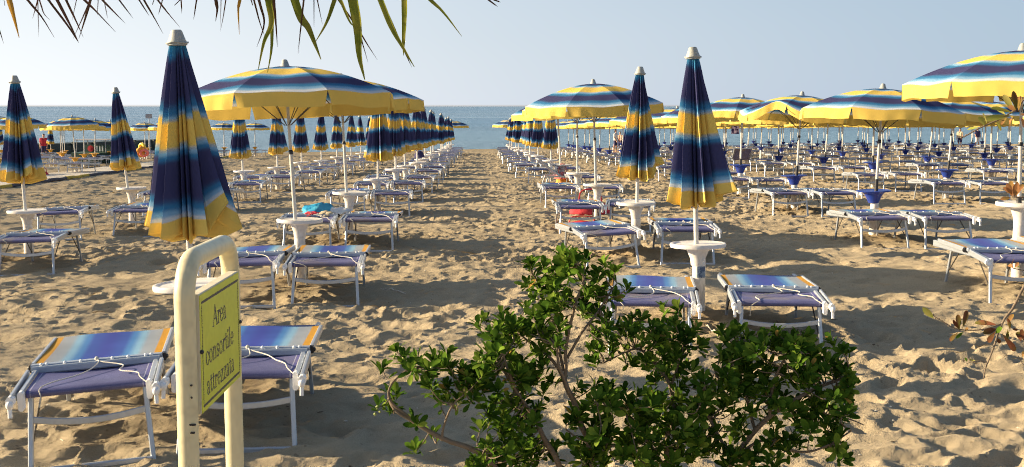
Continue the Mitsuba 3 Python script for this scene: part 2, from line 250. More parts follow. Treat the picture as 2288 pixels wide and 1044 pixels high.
PALM_BLADES = [([(-1.004, 2.43, 2.033),(-0.993, 2.43, 1.992)], 0.0044, 0),([(-0.949, 2.351, 2.078),(-0.94, 2.351, 2.04),(-0.931, 2.351, 1.999)], 0.012, 2),([(-0.975, 2.513, 2.083),(-0.948, 2.513, 2.049),(-0.924, 2.513, 2.008)], 0.0055, 0),([(-0.991, 2.613, 2.096),(-1.005, 2.613, 2.053)], 0.0057, 0),([(-1.03, 2.72, 2.101),(-1.021, 2.72, 2.072),(-1.008, 2.72, 2.057)], 0.004, 0),([(-0.975, 2.566, 2.061),(-0.976, 2.566, 2.012)], 0.0028, 0),([(-0.916, 2.467, 2.079),(-0.881, 2.467, 2.031),(-0.864, 2.467, 2.004),(-0.859, 2.467, 1.995)], 0.0054, 0),([(-0.886, 2.432, 2.076),(-0.863, 2.432, 2.029),(-0.848, 2.432, 1.997)], 0.0071, 0),([(-0.951, 2.662, 2.096),(-0.931, 2.662, 2.051),(-0.917, 2.662, 2.017)], 0.0058, 0),([(-0.944, 2.795, 2.107),(-0.958, 2.795, 2.063),(-0.973, 2.795, 2.021)], 0.0071, 0),([(-0.879, 2.591, 2.081),(-0.897, 2.591, 2.044),(-0.914, 2.591, 2.01)], 0.0038, 0),([(-0.824, 2.365, 2.075),(-0.835, 2.365, 2.032)], 0.0026, 0),([(-0.826, 2.406, 2.076),(-0.803, 2.406, 2.053),(-0.766, 2.406, 2.013)], 0.007, 0),([(-0.916, 2.79, 2.107),(-0.889, 2.79, 2.079),(-0.866, 2.79, 2.055)], 0.0061, 0),([(-0.812, 2.58, 2.089),(-0.784, 2.58, 2.051)], 0.0047, 0),([(-0.759, 2.29, 2.064),(-0.762, 2.29, 2.036)], 0.0025, 0),([(-0.828, 2.537, 2.078),(-0.823, 2.537, 2.048)], 0.0028, 0),([(-0.71, 2.376, 2.072),(-0.691, 2.376, 2.041)], 0.0043, 0),([(-0.724, 2.456, 2.078),(-0.705, 2.456, 2.044),(-0.688, 2.456, 2.012)], 0.0045, 0),([(-0.703, 2.477, 2.08),(-0.683, 2.477, 2.054),(-0.66, 2.477, 2.026)], 0.0045, 0),([(-0.685, 2.443, 2.074),(-0.693, 2.443, 2.048)], 0.0036, 0),([(-0.698, 2.633, 2.098),(-0.697, 2.633, 2.065)], 0.0048, 0),([(-0.675, 2.541, 2.086),(-0.688, 2.541, 2.074)], 0.0028, 0),([(-0.622, 2.462, 2.079),(-0.629, 2.462, 2.04)], 0.0045, 0),([(-0.62, 2.611, 2.096),(-0.617, 2.611, 2.073),(-0.621, 2.611, 2.047)], 0.0085, 0),([(-0.623, 2.674, 2.1),(-0.626, 2.674, 2.04)], 0.0039, 0),([(-0.528, 2.304, 2.066),(-0.534, 2.304, 2.033),(-0.54, 2.304, 2.008)], 0.0025, 0),([(-0.547, 2.511, 2.085),(-0.551, 2.511, 2.065),(-0.55, 2.511, 2.014)], 0.0073, 2),([(-0.488, 2.403, 2.078),(-0.478, 2.403, 2.03),(-0.493, 2.403, 1.984)], 0.0061, 0),([(-0.523, 2.524, 2.089),(-0.511, 2.524, 2.04),(-0.501, 2.524, 2.011)], 0.0046, 0),([(-0.462, 2.357, 2.078),(-0.455, 2.357, 2.028),(-0.47, 2.357, 1.991),(-0.482, 2.357, 1.939)], 0.0137, 1),([(-0.492, 2.553, 2.096),(-0.492, 2.553, 2.041),(-0.494, 2.553, 1.987),(-0.503, 2.553, 1.939)], 0.0111, 1),([(-0.486, 2.544, 2.095),(-0.482, 2.544, 2.036),(-0.48, 2.544, 1.991)], 0.0065, 0),([(-0.439, 2.504, 2.091),(-0.424, 2.504, 2.047),(-0.41, 2.504, 2.028),(-0.397, 2.504, 1.996),(-0.385, 2.504, 1.964)], 0.0182, 1),([(-0.404, 2.393, 2.035),(-0.412, 2.393, 1.971)], 0.0044, 0),([(-0.395, 2.491, 2.09),(-0.396, 2.491, 2.028)], 0.0036, 0),([(-0.373, 2.386, 2.077),(-0.363, 2.386, 2.026)], 0.0035, 0),([(-0.331, 2.347, 2.076),(-0.349, 2.347, 2.028),(-0.372, 2.347, 1.989)], 0.0094, 1),([(-0.358, 2.584, 2.097),(-0.338, 2.584, 2.048),(-0.327, 2.584, 2.034)], 0.0085, 1),([(-0.307, 2.384, 2.089),(-0.296, 2.384, 2.022),(-0.293, 2.384, 1.967),(-0.283, 2.384, 1.921)], 0.0225, 1),([(-0.337, 2.726, 2.043),(-0.328, 2.726, 2.009),(-0.316, 2.726, 1.966)], 0.005, 0),([(-0.326, 2.657, 2.03),(-0.306, 2.657, 1.997),(-0.288, 2.657, 1.969)], 0.0039, 0),([(-0.241, 2.25, 2.071),(-0.218, 2.25, 2.013),(-0.198, 2.25, 1.977),(-0.177, 2.25, 1.941)], 0.0123, 1),([(-0.228, 2.591, 1.993),(-0.209, 2.591, 1.951)], 0.0047, 0),([(-0.206, 2.385, 2.089),(-0.206, 2.385, 2.039),(-0.208, 2.385, 1.992),(-0.208, 2.385, 1.967)], 0.0139, 1),([(-0.175, 2.555, 2.094),(-0.141, 2.555, 2.062),(-0.103, 2.555, 2.013)], 0.0093, 1),([(-0.051, 2.557, 2.089),(-0.029, 2.557, 2.073)], 0.0056, 0),([(-0.04, 2.252, 2.064),(-0.021, 2.252, 2.057)], 0.0049, 0),([(-1.024, 2.515, 2.088),(-1.022, 2.515, 2.071)], 0.0018, 0),([(-0.719, 2.512, 2.087),(-0.723, 2.512, 2.076)], 0.0027, 0),([(-0.564, 2.694, 2.103),(-0.56, 2.694, 2.087)], 0.0039, 0)]
TWIGS = [([(1.797, 3.6, 1.261),(1.655, 3.6, 1.448),(1.564, 3.6, 1.435),(1.512, 3.6, 1.341),(1.481, 3.6, 1.275),(1.453, 3.6, 1.234),(1.424, 3.6, 1.14),(1.409, 3.6, 1.099),(1.403, 3.6, 1.064)], 0.006, 0.0018),([(1.456, 3.6, 1.232),(1.401, 3.6, 1.214),(1.355, 3.6, 1.21),(1.308, 3.6, 1.218),(1.254, 3.6, 1.25),(1.22, 3.6, 1.272)], 0.0022, 0.0012),([(1.409, 3.6, 1.113),(1.385, 3.6, 1.118),(1.352, 3.6, 1.11)], 0.0015, 0.001),([(1.658, 3.6, 1.945),(1.555, 3.6, 1.919),(1.491, 3.6, 1.891),(1.467, 3.6, 1.862),(1.416, 3.6, 1.831),(1.364, 3.6, 1.808),(1.326, 3.6, 1.786),(1.311, 3.6, 1.78)], 0.004, 0.0016),([(1.523, 3.6, 1.099),(1.504, 3.6, 1.133)], 0.0015, 0.001),([(1.752, 3.6, 1.633),(1.569, 3.6, 1.62),(1.504, 3.6, 1.606),(1.467, 3.6, 1.606)], 0.004, 0.002),([(1.685, 3.6, 1.368),(1.553, 3.6, 1.381),(1.478, 3.6, 1.395)], 0.003, 0.0015)]
TWIG_LEAVES = [((1.25, 3.6, 1.245),(1.194, 3.54, 1.29), 0.017, 3),((1.327, 3.6, 1.213),(1.32, 3.6, 1.258), 0.0144, 0),((1.335, 3.6, 1.213),(1.368, 3.66, 1.259), 0.0144, 0),((1.329, 3.6, 1.21),(1.297, 3.57, 1.248), 0.0118, 0),((1.324, 3.6, 1.205),(1.31, 3.63, 1.172), 0.0118, 0),((1.338, 3.6, 1.205),(1.295, 3.54, 1.195), 0.0092, 1),((1.342, 3.6, 1.205),(1.352, 3.6, 1.218), 0.0105, 2),((1.443, 3.6, 1.224),(1.394, 3.66, 1.221), 0.0183, 0),((1.438, 3.6, 1.215),(1.385, 3.57, 1.205), 0.0183, 0),((1.434, 3.6, 1.207),(1.425, 3.63, 1.168), 0.0157, 0),((1.433, 3.6, 1.201),(1.43, 3.54, 1.229), 0.0157, 1),((1.434, 3.6, 1.191),(1.45, 3.6, 1.172), 0.0105, 0),((1.452, 3.6, 1.201),(1.519, 3.66, 1.136), 0.017, 0),((1.47, 3.6, 1.214),(1.459, 3.57, 1.189), 0.0092, 0),((1.467, 3.6, 1.224),(1.496, 3.63, 1.253), 0.0131, 2),((1.476, 3.6, 1.207),(1.442, 3.54, 1.255), 0.0118, 0),((1.481, 3.6, 1.214),(1.499, 3.6, 1.211), 0.0079, 0),((1.511, 3.6, 1.174),(1.527, 3.66, 1.194), 0.0183, 0),((1.522, 3.6, 1.174),(1.5, 3.57, 1.22), 0.0157, 0),((1.516, 3.6, 1.127),(1.536, 3.63, 1.141), 0.0105, 2),((1.352, 3.6, 1.116),(1.321, 3.54, 1.139), 0.0079, 1),((1.373, 3.6, 1.118),(1.358, 3.6, 1.122), 0.0052, 3),((1.378, 3.6, 1.118),(1.39, 3.66, 1.103), 0.0052, 3),((1.469, 3.6, 1.854),(1.444, 3.57, 1.915), 0.0157, 0),((1.464, 3.6, 1.852),(1.44, 3.63, 1.904), 0.017, 3),((1.462, 3.6, 1.849),(1.368, 3.54, 1.862), 0.0183, 3),((1.46, 3.6, 1.844),(1.371, 3.6, 1.831), 0.017, 3),((1.457, 3.6, 1.836),(1.477, 3.66, 1.812), 0.0157, 2),((1.475, 3.6, 1.854),(1.468, 3.57, 1.9), 0.0157, 2),((1.478, 3.6, 1.847),(1.519, 3.63, 1.836), 0.0183, 2),((1.467, 3.6, 1.86),(1.416, 3.54, 1.867), 0.0157, 2),((1.38, 3.6, 1.813),(1.358, 3.6, 1.839), 0.0157, 3),((1.364, 3.6, 1.808),(1.35, 3.66, 1.801), 0.0092, 3),((1.384, 3.6, 1.816),(1.357, 3.57, 1.849), 0.0157, 3),((1.409, 3.6, 1.829),(1.437, 3.63, 1.799), 0.0079, 3),((1.441, 3.6, 1.839),(1.403, 3.54, 1.816), 0.0105, 2),((1.481, 3.6, 1.839),(1.503, 3.6, 1.803), 0.0157, 2),((1.439, 3.6, 1.844),(1.431, 3.66, 1.867), 0.0118, 3),((1.467, 3.6, 1.606),(1.435, 3.57, 1.648), 0.0157, 2),((1.469, 3.6, 1.606),(1.472, 3.63, 1.651), 0.0157, 2),((1.472, 3.6, 1.606),(1.456, 3.54, 1.655), 0.017, 2),((1.464, 3.6, 1.604),(1.432, 3.6, 1.598), 0.0118, 2),((1.477, 3.6, 1.606),(1.52, 3.66, 1.639), 0.0157, 2),((1.467, 3.6, 1.612),(1.425, 3.57, 1.635), 0.0131, 2),((1.478, 3.6, 1.395),(1.476, 3.63, 1.401), 0.0118, 2),((1.478, 3.6, 1.395),(1.455, 3.54, 1.429), 0.0105, 0),((1.481, 3.6, 1.395),(1.493, 3.6, 1.413), 0.0092, 2),((1.481, 3.6, 1.392),(1.522, 3.66, 1.39), 0.0092, 3)]

# ---------------------------------------------------------------- umbrellas
RC = 1.17                                   # radius of the open canopy
def open_canopy(seed, phase, drop=.335, edge_h=.142, droop=None):
    """(canopy, valance) of eight panels, apex at z = 0."""
    r = np.random.default_rng(seed); can, val, N = MB(), MB(), 8
    for k in range(N):
        a0, a1 = phase + k * 2 * np.pi / N, phase + (k + 1) * 2 * np.pi / N
        na, nr = 9, 14
        u = np.linspace(0, 1, na); s = np.linspace(.03, 1, nr)
        c0, c1 = np.array([np.cos(a0), np.sin(a0)]), np.array([np.cos(a1), np.sin(a1)])
        S, U = np.meshgrid(s, u, indexing='ij')
        xy = ((1 - U)[..., None] * c0 + U[..., None] * c1) * (S * RC)[..., None]
        xy *= (1 + .035 * (S * 4 * U * (1 - U)))[..., None]
        z = -drop * S ** 1.75 - .035 * S * 4 * U * (1 - U) * (1 - .6 * S) + .012 * S * np.sin(7 * U + 9 * S + r.uniform(0, 6)) * np.sin(np.pi * U)
        if droop is not None:
            for da, am, pull in droop:
                w = np.exp(-(((np.arctan2(xy[..., 1], xy[..., 0]) - da + np.pi) % (2 * np.pi) - np.pi) / .36) ** 2) * S ** 3
                z = z - am * w; xy = xy * (1 - pull * w)[..., None]
        v = np.concatenate([xy, z[..., None]], -1)
        i, j = np.meshgrid(np.arange(nr - 1), np.arange(na - 1), indexing='ij')
        q = np.stack([i * na + j, (i + 1) * na + j, (i + 1) * na + j + 1, i * na + j + 1], -1).reshape(-1, 4)
        can.add(v.reshape(-1, 3), q, np.stack([U, S * .835], -1).reshape(-1, 2))
        top = v[-1]; nb = 6; na2 = 25; uu = np.linspace(0, 1, na2)
        tx = np.stack([np.interp(uu, u, top[:, d]) for d in range(3)], -1)
        out = (c0 + c1) / np.linalg.norm(c0 + c1); tang = (c1 - c0) / np.linalg.norm(c1 - c0)
        h = np.linspace(0, 1, nb); ph = r.uniform(0, 6, 3); amp = r.uniform(.006, .026)
        rows = []
        for t in h:
            o = tx.copy(); wave = np.sin(uu * 23 + ph[0]) * .6 + np.sin(uu * 11 + ph[1]) * .5
            o[:, :2] += out * (.012 * t + amp * t * wave * (1 - .3 * t))[:, None] - tang * ((uu - .5) * .06 * t)[:, None]
            o[:, 2] -= t * edge_h * (1 + .05 * np.sin(uu * 5 + ph[2]) + .10 * (np.abs(uu - .5) * 2) ** 3)
            rows.append(o)
        rows = np.array(rows); i, j = np.meshgrid(np.arange(nb - 1), np.arange(na2 - 1), indexing='ij')
        q = np.stack([i * na2 + j, (i + 1) * na2 + j, (i + 1) * na2 + j + 1, i * na2 + j + 1], -1).reshape(-1, 4)
        val.add(rows.reshape(-1, 3), q, np.stack([np.broadcast_to(uu, (nb, na2)), np.broadcast_to(.84 + .16 * h[:, None], (nb, na2))], -1).reshape(-1, 2))
    return can, val
def closed_canopy(seed, flaps=(), width=1.0, length=1.28, na=380, nt=44):
    """A folded canopy hanging from z = 0 down; flaps: (angle, outward, lift) of corners that stick out."""
    r = np.random.default_rng(seed); N = 16
    b = np.cumsum(r.uniform(.45, 1.6, N)); b = b / b[-1] * 2 * np.pi
    th = np.linspace(0, 2 * np.pi, na, endpoint=False)
    lobe = np.searchsorted(b, th, side='right') % N
    lo = np.where(lobe == 0, 0, b[lobe - 1]); fr = (th - lo) / (b[lobe] - lo)
    amp = r.uniform(.25, 1.25, N)[lobe]; skew = r.uniform(.14, .36, N)[lobe]; deep = r.uniform(.0, .06, N)[lobe]; hang = r.uniform(-.03, .035, N)[lobe]
    fr = np.where(fr < skew, fr / skew / 2, .5 + (fr - skew) / (1 - skew) / 2)
    raw = (th - lo) / (b[lobe] - lo); notch = np.exp(-(np.minimum(raw, 1 - raw) / .085) ** 2) * r.uniform(.2, 1, N)[lobe]
    f = .25 * np.sin(np.pi * fr) + .75 * (1 - np.abs(2 * fr - 1)) ** 1.5
    shift = r.uniform(-.02, .02, N)[lobe]
    sway = r.uniform(0, 6, 2)
    t = np.concatenate([np.linspace(0, 1, nt), [1.012, 1.0, .97, .93]])
    rows, uvs = [], []
    for k, q in enumerate(t):
        fold = k - nt + 1
        qq = min(q, 1)
        R = (.052 + .262 * qq ** .85) * width * .88
        A = .24 + .36 * qq ** .6
        rad = R * (1 - A + A * f * amp - deep * qq - .34 * notch * min(1, .25 + qq))
        rad *= 1 + .05 * np.sin(3 * th + sway[0] + 2.5 * qq) * qq
        rad += .022 * max(0, (qq - .86) / .14) * (f - .3)
        z = -length * q + hang * max(0, (q - .5) / .5) ** 2 + .018 * np.sin(th * 9 + sway[1]) * max(0, (q - .85) / .15)
        for fa, outw, lift in flaps:
            w = np.exp(-(((th - fa + np.pi) % (2 * np.pi) - np.pi) / .25) ** 2)
            m = np.clip((qq - .12) / .88, 0, 1) ** 1.15
            rad = rad + outw * w * m; z = z + lift * w * m ** 3
        if fold > 0: rad = rad * (1 - .13 * fold); z = z - (.0 if fold < 2 else .0)
        tw = .22 * qq * np.sin(sway[0])
        rows.append(np.stack([rad * np.cos(th + tw), rad * np.sin(th + tw), z], -1))
        v = np.interp(np.clip(q + shift * 1.4 + .012 * np.sin(th * 2 + sway[1]), 0, 1), [0, .10, .30, .37, .40, .52, .56, .61, .80, .885, .91, 1], [.0, .10, .16, .225, .30, .44, .49, .58, .69, .80, .852, 1.0])
        uvs.append(np.stack([th / 6.2832, v if fold <= 0 else np.full(na, .95)], -1))
    m = MB().loft(rows, cap=False); m.uv = [np.vstack(uvs)]
    return m
def umbrella_hardware():
    h = {}
    h['pole'] = MB().tube([[0, 0, .60], [0, 0, 1.42]], .021, 12).tube([[0, 0, 1.40], [0, 0, 2.34]], .0165, 12).ply('white_pole')
    h['clip'] = MB().lathe([(.016, 1.395), (.026, 1.40), (.026, 1.43), (.017, 1.445)], 14).ply('black_plastic')
    h['post'] = MB().lathe([(.064, -.35), (.064, .10), (.061, .13), (.058, .50), (.058, .60)], 20).ply('white_plastic')
    h['collar'] = MB().lathe([(.0, .58), (.060, .58), (.066, .50), (.062, .44)], 20).ply('white_plastic')
    h['cap_open'] = MB().lathe([(.0, .075), (.018, .073), (.030, .06), (.040, .03), (.050, .0), (.066, -.015), (.07, -.022), (.055, -.03)], 20).ply('cap_plastic')
    h['cap_closed'] = MB().lathe([(.0, .072), (.030, .070), (.036, .062), (.056, .005), (.064, -.01), (.065, -.03), (.05, -.035)], 20).tube([[.07 * math.cos(a), .07 * math.sin(a), -.015 + .004 * math.sin(3 * a)] for a in np.linspace(0, 6.4, 24)], .006, 6).ply('cap_plastic')
    prof = [(.0, .655), (.062, .655), (.20, .652), (.222, .662), (.243, .660), (.248, .645), (.243, .628), (.18, .618), (.10, .606), (.085, .57), (.068, .53), (.060, .47)]
    h['table_white'] = MB().lathe(prof, 36).ply('white_plastic', 35)
    blue = [(.0, .652), (.06, .650), (.18, .648), (.236, .660), (.245, .654), (.236, .644), (.165, .636), (.135, .615), (.110, .575), (.088, .53), (.074, .495), (.062, .49)]
    h['sleeve'] = MB().lathe([(.0, .88), (.024, .88), (.026, .87), (.028, .66), (.0, .66)], 12).ply('pole_sleeve')
    h['table_blue'] = MB().lathe(blue, 32).ply('blue_plastic', 35)
    h['table_yellow'] = MB().lathe(blue, 24).ply('yellow_plastic', 35)
    h['simple_pole'] = MB().tube([[0, 0, .60], [0, 0, 2.34]], .024, 8).ply('white_pole')
    return h
HW = umbrella_hardware()
RIB = [MB().tube([[.02 * math.cos(a), .02 * math.sin(a), -.02], [.6 * math.cos(a), .6 * math.sin(a), -.14], [1.13 * math.cos(a), 1.13 * math.sin(a), -.34]], .006, 6).ply('steel_dark') for a in np.arange(8) * math.pi / 4 + .30]
STAY = [MB().tube([[.03 * math.cos(a), .03 * math.sin(a), -.62], [.6 * math.cos(a), .6 * math.sin(a), -.15]], .005, 6).ply('steel_dark') for a in np.arange(8) * math.pi / 4 + .30]
OPEN = []
for sd in range(4):
    c_, v_ = open_canopy(sd, .30)
    OPEN.append((c_.ply('canopy_cloth', uv=True), v_.ply('canopy_cloth', uv=True)))
c_, v_ = open_canopy(9, .30, droop=((-2.30, -.19, .24), (-2.95, .10, .05)))
OPEN_TORN = (c_.ply('canopy_cloth', uv=True), v_.ply('canopy_cloth', uv=True))
CLOSED = [closed_canopy(20 + sd, fl).ply('canopy_cloth_folded', uv=True) for sd, fl in enumerate([(), ((-.35, .09, .05),), ((-.2, .13, .10),), ((2.9, .05, .03),), ((-.7, .10, .07), (-2.6, .04, .0))])]
CLOSED_BIG = closed_canopy(41, ((-.10, .20, .17), (-.85, .03, -.03), (3.0, .04, .08)), .93, 1.27, 460, 60).ply('canopy_cloth_folded', uv=True)
CLOSED_FLAP = closed_canopy(47, ((-.3, .15, .13), (-1.2, .05, .0)), .98, 1.28).ply('canopy_cloth_folded', uv=True)
CLOSED_FAR = [closed_canopy(60 + sd, fl, 1.0, 1.28, 84, 18).ply('canopy_cloth_folded', uv=True) for sd, fl in enumerate([(), ((-.3, .10, .07),), ((2.8, .05, .0),)])]

rng = np.random.default_rng(77)
def umbrella(x, y, is_open, label, group, table='white', cant=None, tip_dx=0.0, height=2.40, raise_table=0.0, lod=0, canopy=None, scale=1.0, spin=None, tilt=0.0):
    """height: from the sand to the top of the cap; tip_dx: how far the top leans to the right."""
    t = thing('beach_umbrella', label, 'umbrella', group)
    z = ground(x, y) - .02
    lean = math.degrees(math.atan2(tip_dx, height)); spin = rng.uniform(-12, 12) if spin is None else spin
    top = height - .075
    up = T().translate([x, y, z]).rotate([0, 1, 0], lean).rotate([1, 0, 0], tilt)
    base = T().translate([x, y, z]).rotate([0, 1, 0], rng.uniform(-1, 1)).rotate([1, 0, 0], rng.uniform(-1, 1)).scale([1, 1, 1 + raise_table / .65])
    part(t, 'post', HW['post'], base)
    part(t, 'side_table', HW['table_' + table], base @ T().rotate([0, 1, 0], rng.uniform(-2.2, 1.2)))
    stretch = T().scale([1, 1, (top + .02) / 2.34]) if is_open else T().scale([1, 1, top / 2.34])
    part(t, 'pole', HW['simple_pole' if lod else 'pole'], up @ stretch)
    cant = (rng.uniform(-2.5, 1.5), rng.uniform(-1.5, 1.5)) if cant is None else cant
    crown = up @ T().translate([0, 0, top]).rotate([1, 0, 0], cant[0] if is_open else 0).rotate([0, 1, 0], cant[1] if is_open else 0).rotate([0, 0, 1], spin).scale([scale, scale, 1])
    if is_open:
        can, val = canopy or OPEN[int(rng.integers(len(OPEN)))]
        cn = part(t, 'canopy', can, crown); part(cn, 'valance', val, crown)
        part(t, 'cap', HW['cap_open'], crown)
        if lod == 0:
            for a in range(8):
                rb = part(t, 'rib', RIB[a], crown); part(rb, 'stay', STAY[a], crown)
    else:
        part(t, 'canopy', canopy or (CLOSED_FAR[int(rng.integers(3))] if lod else CLOSED[int(rng.integers(len(CLOSED)))]), up @ T().translate([0, 0, top]).rotate([0, 0, 1], spin))
        part(t, 'cap', HW['cap_closed'], crown)
    if lod == 0: part(t, 'clip', HW['clip'], up)
    if table == 'blue' or x > 5: part(t, 'sleeve', HW['sleeve'], up)
    return t

# ---------------------------------------------------------------- sun loungers
LW, LL = .322, 1.66                          # half width to the rails' centres, length
def sheet(x0, x1, y, zf, nx=9):
    """A strip of cloth across x0..x1 along the y values, height zf(x, y); uv from 0 to 1."""
    xs_, y = np.linspace(x0, x1, nx), np.asarray(y, float)
    Yg, Xg = np.meshgrid(y, xs_, indexing='ij')
    V = np.stack([Xg, Yg, zf(Xg, Yg)], -1); n, m = Xg.shape
    i, j = np.meshgrid(np.arange(n - 1), np.arange(m - 1), indexing='ij')
    q = np.stack([i * m + j, i * m + j + 1, (i + 1) * m + j + 1, (i + 1) * m + j], -1).reshape(-1, 4)
    uv = np.stack([(Xg - x0) / (x1 - x0), (Yg - y[0]) / (y[-1] - y[0])], -1)
    return V.reshape(-1, 3), q, uv.reshape(-1, 2)
def rail_z(y): return np.interp(y, [-.08, .48, LL], [.335, .365, .352])
def lounger_parts():
    P = {}
    for s, nm in ((-1, 'a'), (1, 'b')):
        P['rail_' + nm] = MB().bar([s * LW, .46, rail_z(.46)], [s * LW, LL, rail_z(LL)], .030, .054).bar([s * LW, -.02, rail_z(-.02)], [s * LW, .46, rail_z(.46)], .030, .050).ply('alu')
        P['arm_' + nm] = MB().bar([s * (LW + .034), .40, .374], [s * (LW + .034), -.10, .343], .020, .044).ply('alu')
        P['wing_' + nm] = MB().bar([s * (LW + .034), .56, .382], [s * (LW + .034), 1.40, .376], .022, .038).ply('alu')
        P['joint_' + nm] = MB().bar([s * (LW + .035), .53, .380], [s * (LW + .035), .57, .381], .030, .038).ball([s * (LW + .05), .55, .38], .012, 6).ply('black_plastic')
        P['bracket_' + nm] = MB().box([s * (LW + .036), -.115, .338], [.038, .075, .048], .35).box([s * (LW - .004), -.055, .325], [.03, .05, .085], .3).ball([s * (LW + .036), -.155, .325], .019, 8).bar([s * (LW + .036), -.15, .33], [s * (LW + .036), -.165, .272], .020, .018).ply('rivet_white')
        P['front_leg_' + nm] = MB().bar([s * (LW - .035), .045, .335], [s * (LW - .012), -.055, -.05], .026, .034).ply('alu')
        P['rear_leg_' + nm] = MB().bar([s * (LW - .04), 1.20, .335], [s * (LW - .02), 1.36, -.05], .024, .030).ply('alu')
        P['brace_' + nm] = MB().bar([s * (LW - .04), .40, .33], [s * (LW - .03), .00, .12], .010, .010).ply('steel_dark')
        P['rear_brace_' + nm] = MB().bar([s * (LW - .042), .95, .335], [s * (LW - .032), 1.28, .14], .010, .010).ply('steel_dark')
    P['front_foot_bar'] = MB().bar([-LW + .012, -.048, .006], [LW - .012, -.048, .006], .026, .026, (0, 1, 0)).ply('alu')
    P['rear_foot_bar'] = MB().bar([-LW + .02, 1.352, -.02], [LW - .02, 1.352, -.02], .026, .026, (0, 1, 0)).ply('alu')
    bow = curve([[-LW + .03, .02, .225], [-.15, .012, .207], [0, .008, .200], [.15, .012, .207], [LW - .03, .02, .225]], 13)
    m = MB()
    for a, b in zip(bow, bow[1:]): m.bar(a, b + (b - a) * .03, .018, .030, (0, 1, 0))
    P['bow_bar'] = m.ply('alu')
    P['cross_tube'] = MB().tube([[-LW, .02, .342], [LW, .02, .342]], .014, 10).tube([[-LW, LL - .02, .352], [LW, LL - .02, .352]], .014, 10).tube([[-LW, .84, .345], [LW, .84, .345]], .012, 8).ply('alu')
    # the sling wraps round the near tube
    ys = np.concatenate([[.035, .012, .0, -.002, .012, .05], np.linspace(.1, 1.58, 22), [LL - .03, LL - .005, LL, LL - .02]])
    zs = np.concatenate([[.322, .324, .333, .345, .3575, .360], np.interp(np.linspace(.1, 1.58, 22), [.1, .48, 1.58], [.362, .377, .369]), [.3675, .360, .350, .335]])
    order = np.arange(len(ys))
    Xg, K = np.meshgrid(np.linspace(-LW + .018, LW - .018, 13), order)
    sag = .022 * (1 - (Xg / LW) ** 2) * np.clip(np.sin(np.clip((ys[K] - .02) / (LL - .04), 0, 1) * np.pi), 0, 1)
    V = np.stack([Xg, ys[K], zs[K] - sag], -1); n, mm = Xg.shape
    i, j = np.meshgrid(np.arange(n - 1), np.arange(mm - 1), indexing='ij')
    q = np.stack([i * mm + j, i * mm + j + 1, (i + 1) * mm + j + 1, (i + 1) * mm + j], -1).reshape(-1, 4)
    arc = np.concatenate([[0], np.cumsum(np.hypot(np.diff(ys), np.diff(zs)))]) / 1.75
    P['sling'] = MB().add(V.reshape(-1, 3), q, np.stack([(Xg + LW) / (2 * LW), arc[K]], -1).reshape(-1, 2)).ply('sling_mesh', uv=True)
    P['sunshade'] = [MB().add(*sheet(-LW - .025, LW + .025, np.linspace(.515, 1.40, 16), lambda X, Y, k=k: .392 - .010 * (1 - (X / .33) ** 2) * np.sin((Y - .5) / .9 * np.pi) + .004 * np.sin(9 * X + 5 * Y + 2 * k), 15)).ply('sunshade_cloth', uv=True) for k in range(3)]
    P['sunshade_bar'] = MB().bar([-LW - .03, .495, .390], [LW + .03, .495, .390], .060, .030, (0, 1, 0)).bar([-LW - .02, .448, .383], [LW + .02, .448, .383], .036, .034, (0, 1, 0)).ply('alu_bar')
    P['rivet'] = [MB().ball([x, .472, .405], [.0105, .0105, .008], 6).ply('rivet_white') for x in (-.295, -.265, -.17, -.085, .085, .17, .265, .295)]
    r = np.random.default_rng(3); P['cord'] = []
    for k in range(9):
        b = r.uniform(-.07, .07, 8)
        right = curve([[0, .475, .404], [.02, .44, .398], [.12 + b[0], .33, .388], [.20 + b[1], .22, .380], [.245, .12, .378], [.265, .05, .366], [LW - .01, -.03, .345]], 26)
        left = curve([[0, .475, .404], [.015, .43, .398], [.0 + b[2], .33, .382], [-.08 + b[3], .22, .374], [-.18, .10, .372], [-.225 + b[4], .01, .362], [-.24 + b[5], -.025, .33], [-.25 + b[5], -.03, .25 + b[6]]], 30)
        P['cord'].append(MB().tube(right, .0029, 6).tube(left, .0029, 6).ball([0, .476, .406], .013, 6).ply('cord_white'))
    sl = MB().add(*sheet(-LW, LW, [0, .5, 1.0, LL], lambda X, Y: rail_z(Y) + .010, 3)).ply('sling_mesh', uv=True)
    P['far_sling'] = sl
    P['far_shade'] = MB().add(*sheet(-LW - .025, LW + .025, [.50, .95, 1.40], lambda X, Y: .39 + 0 * X, 9)).ply('sunshade_cloth', uv=True)
    m = MB()
    for s in (-1, 1):
        m.bar([s * LW, -.05, .338], [s * LW, LL, .352], .045, .062).bar([s * (LW - .03), .05, .34], [s * (LW - .015), -.05, -.05], .028, .034).bar([s * (LW - .03), 1.20, .34], [s * (LW - .02), 1.36, -.05], .028, .030)
    m.bar([-LW, .01, .21], [LW, .01, .21], .02, .03, (0, 1, 0)).bar([-LW - .02, .48, .385], [LW + .02, .48, .385], .05, .02, (0, 1, 0)).box([-LW - .03, -.1, .335], [.05, .1, .07]).box([LW + .03, -.1, .335], [.05, .1, .07])
    P['far_frame'] = m.ply('alu')
    # one with its back raised
    m = MB()
    for s in (-1, 1):
        m.bar([s * LW, .62, .355], [s * LW, LL, .352], .03, .042).bar([s * LW, .60, .35], [s * LW, .06, .70], .03, .04).bar([s * (LW - .03), .24, .58], [s * (LW - .03), .70, .33], .018, .018)
        m.bar([s * (LW - .03), .30, .34], [s * (LW - .015), .16, -.05], .026, .034).bar([s * (LW - .03), 1.20, .335], [s * (LW - .02), 1.36, -.05], .024, .03).bar([s * LW, .62, .355], [s * LW, .25, .345], .03, .04)
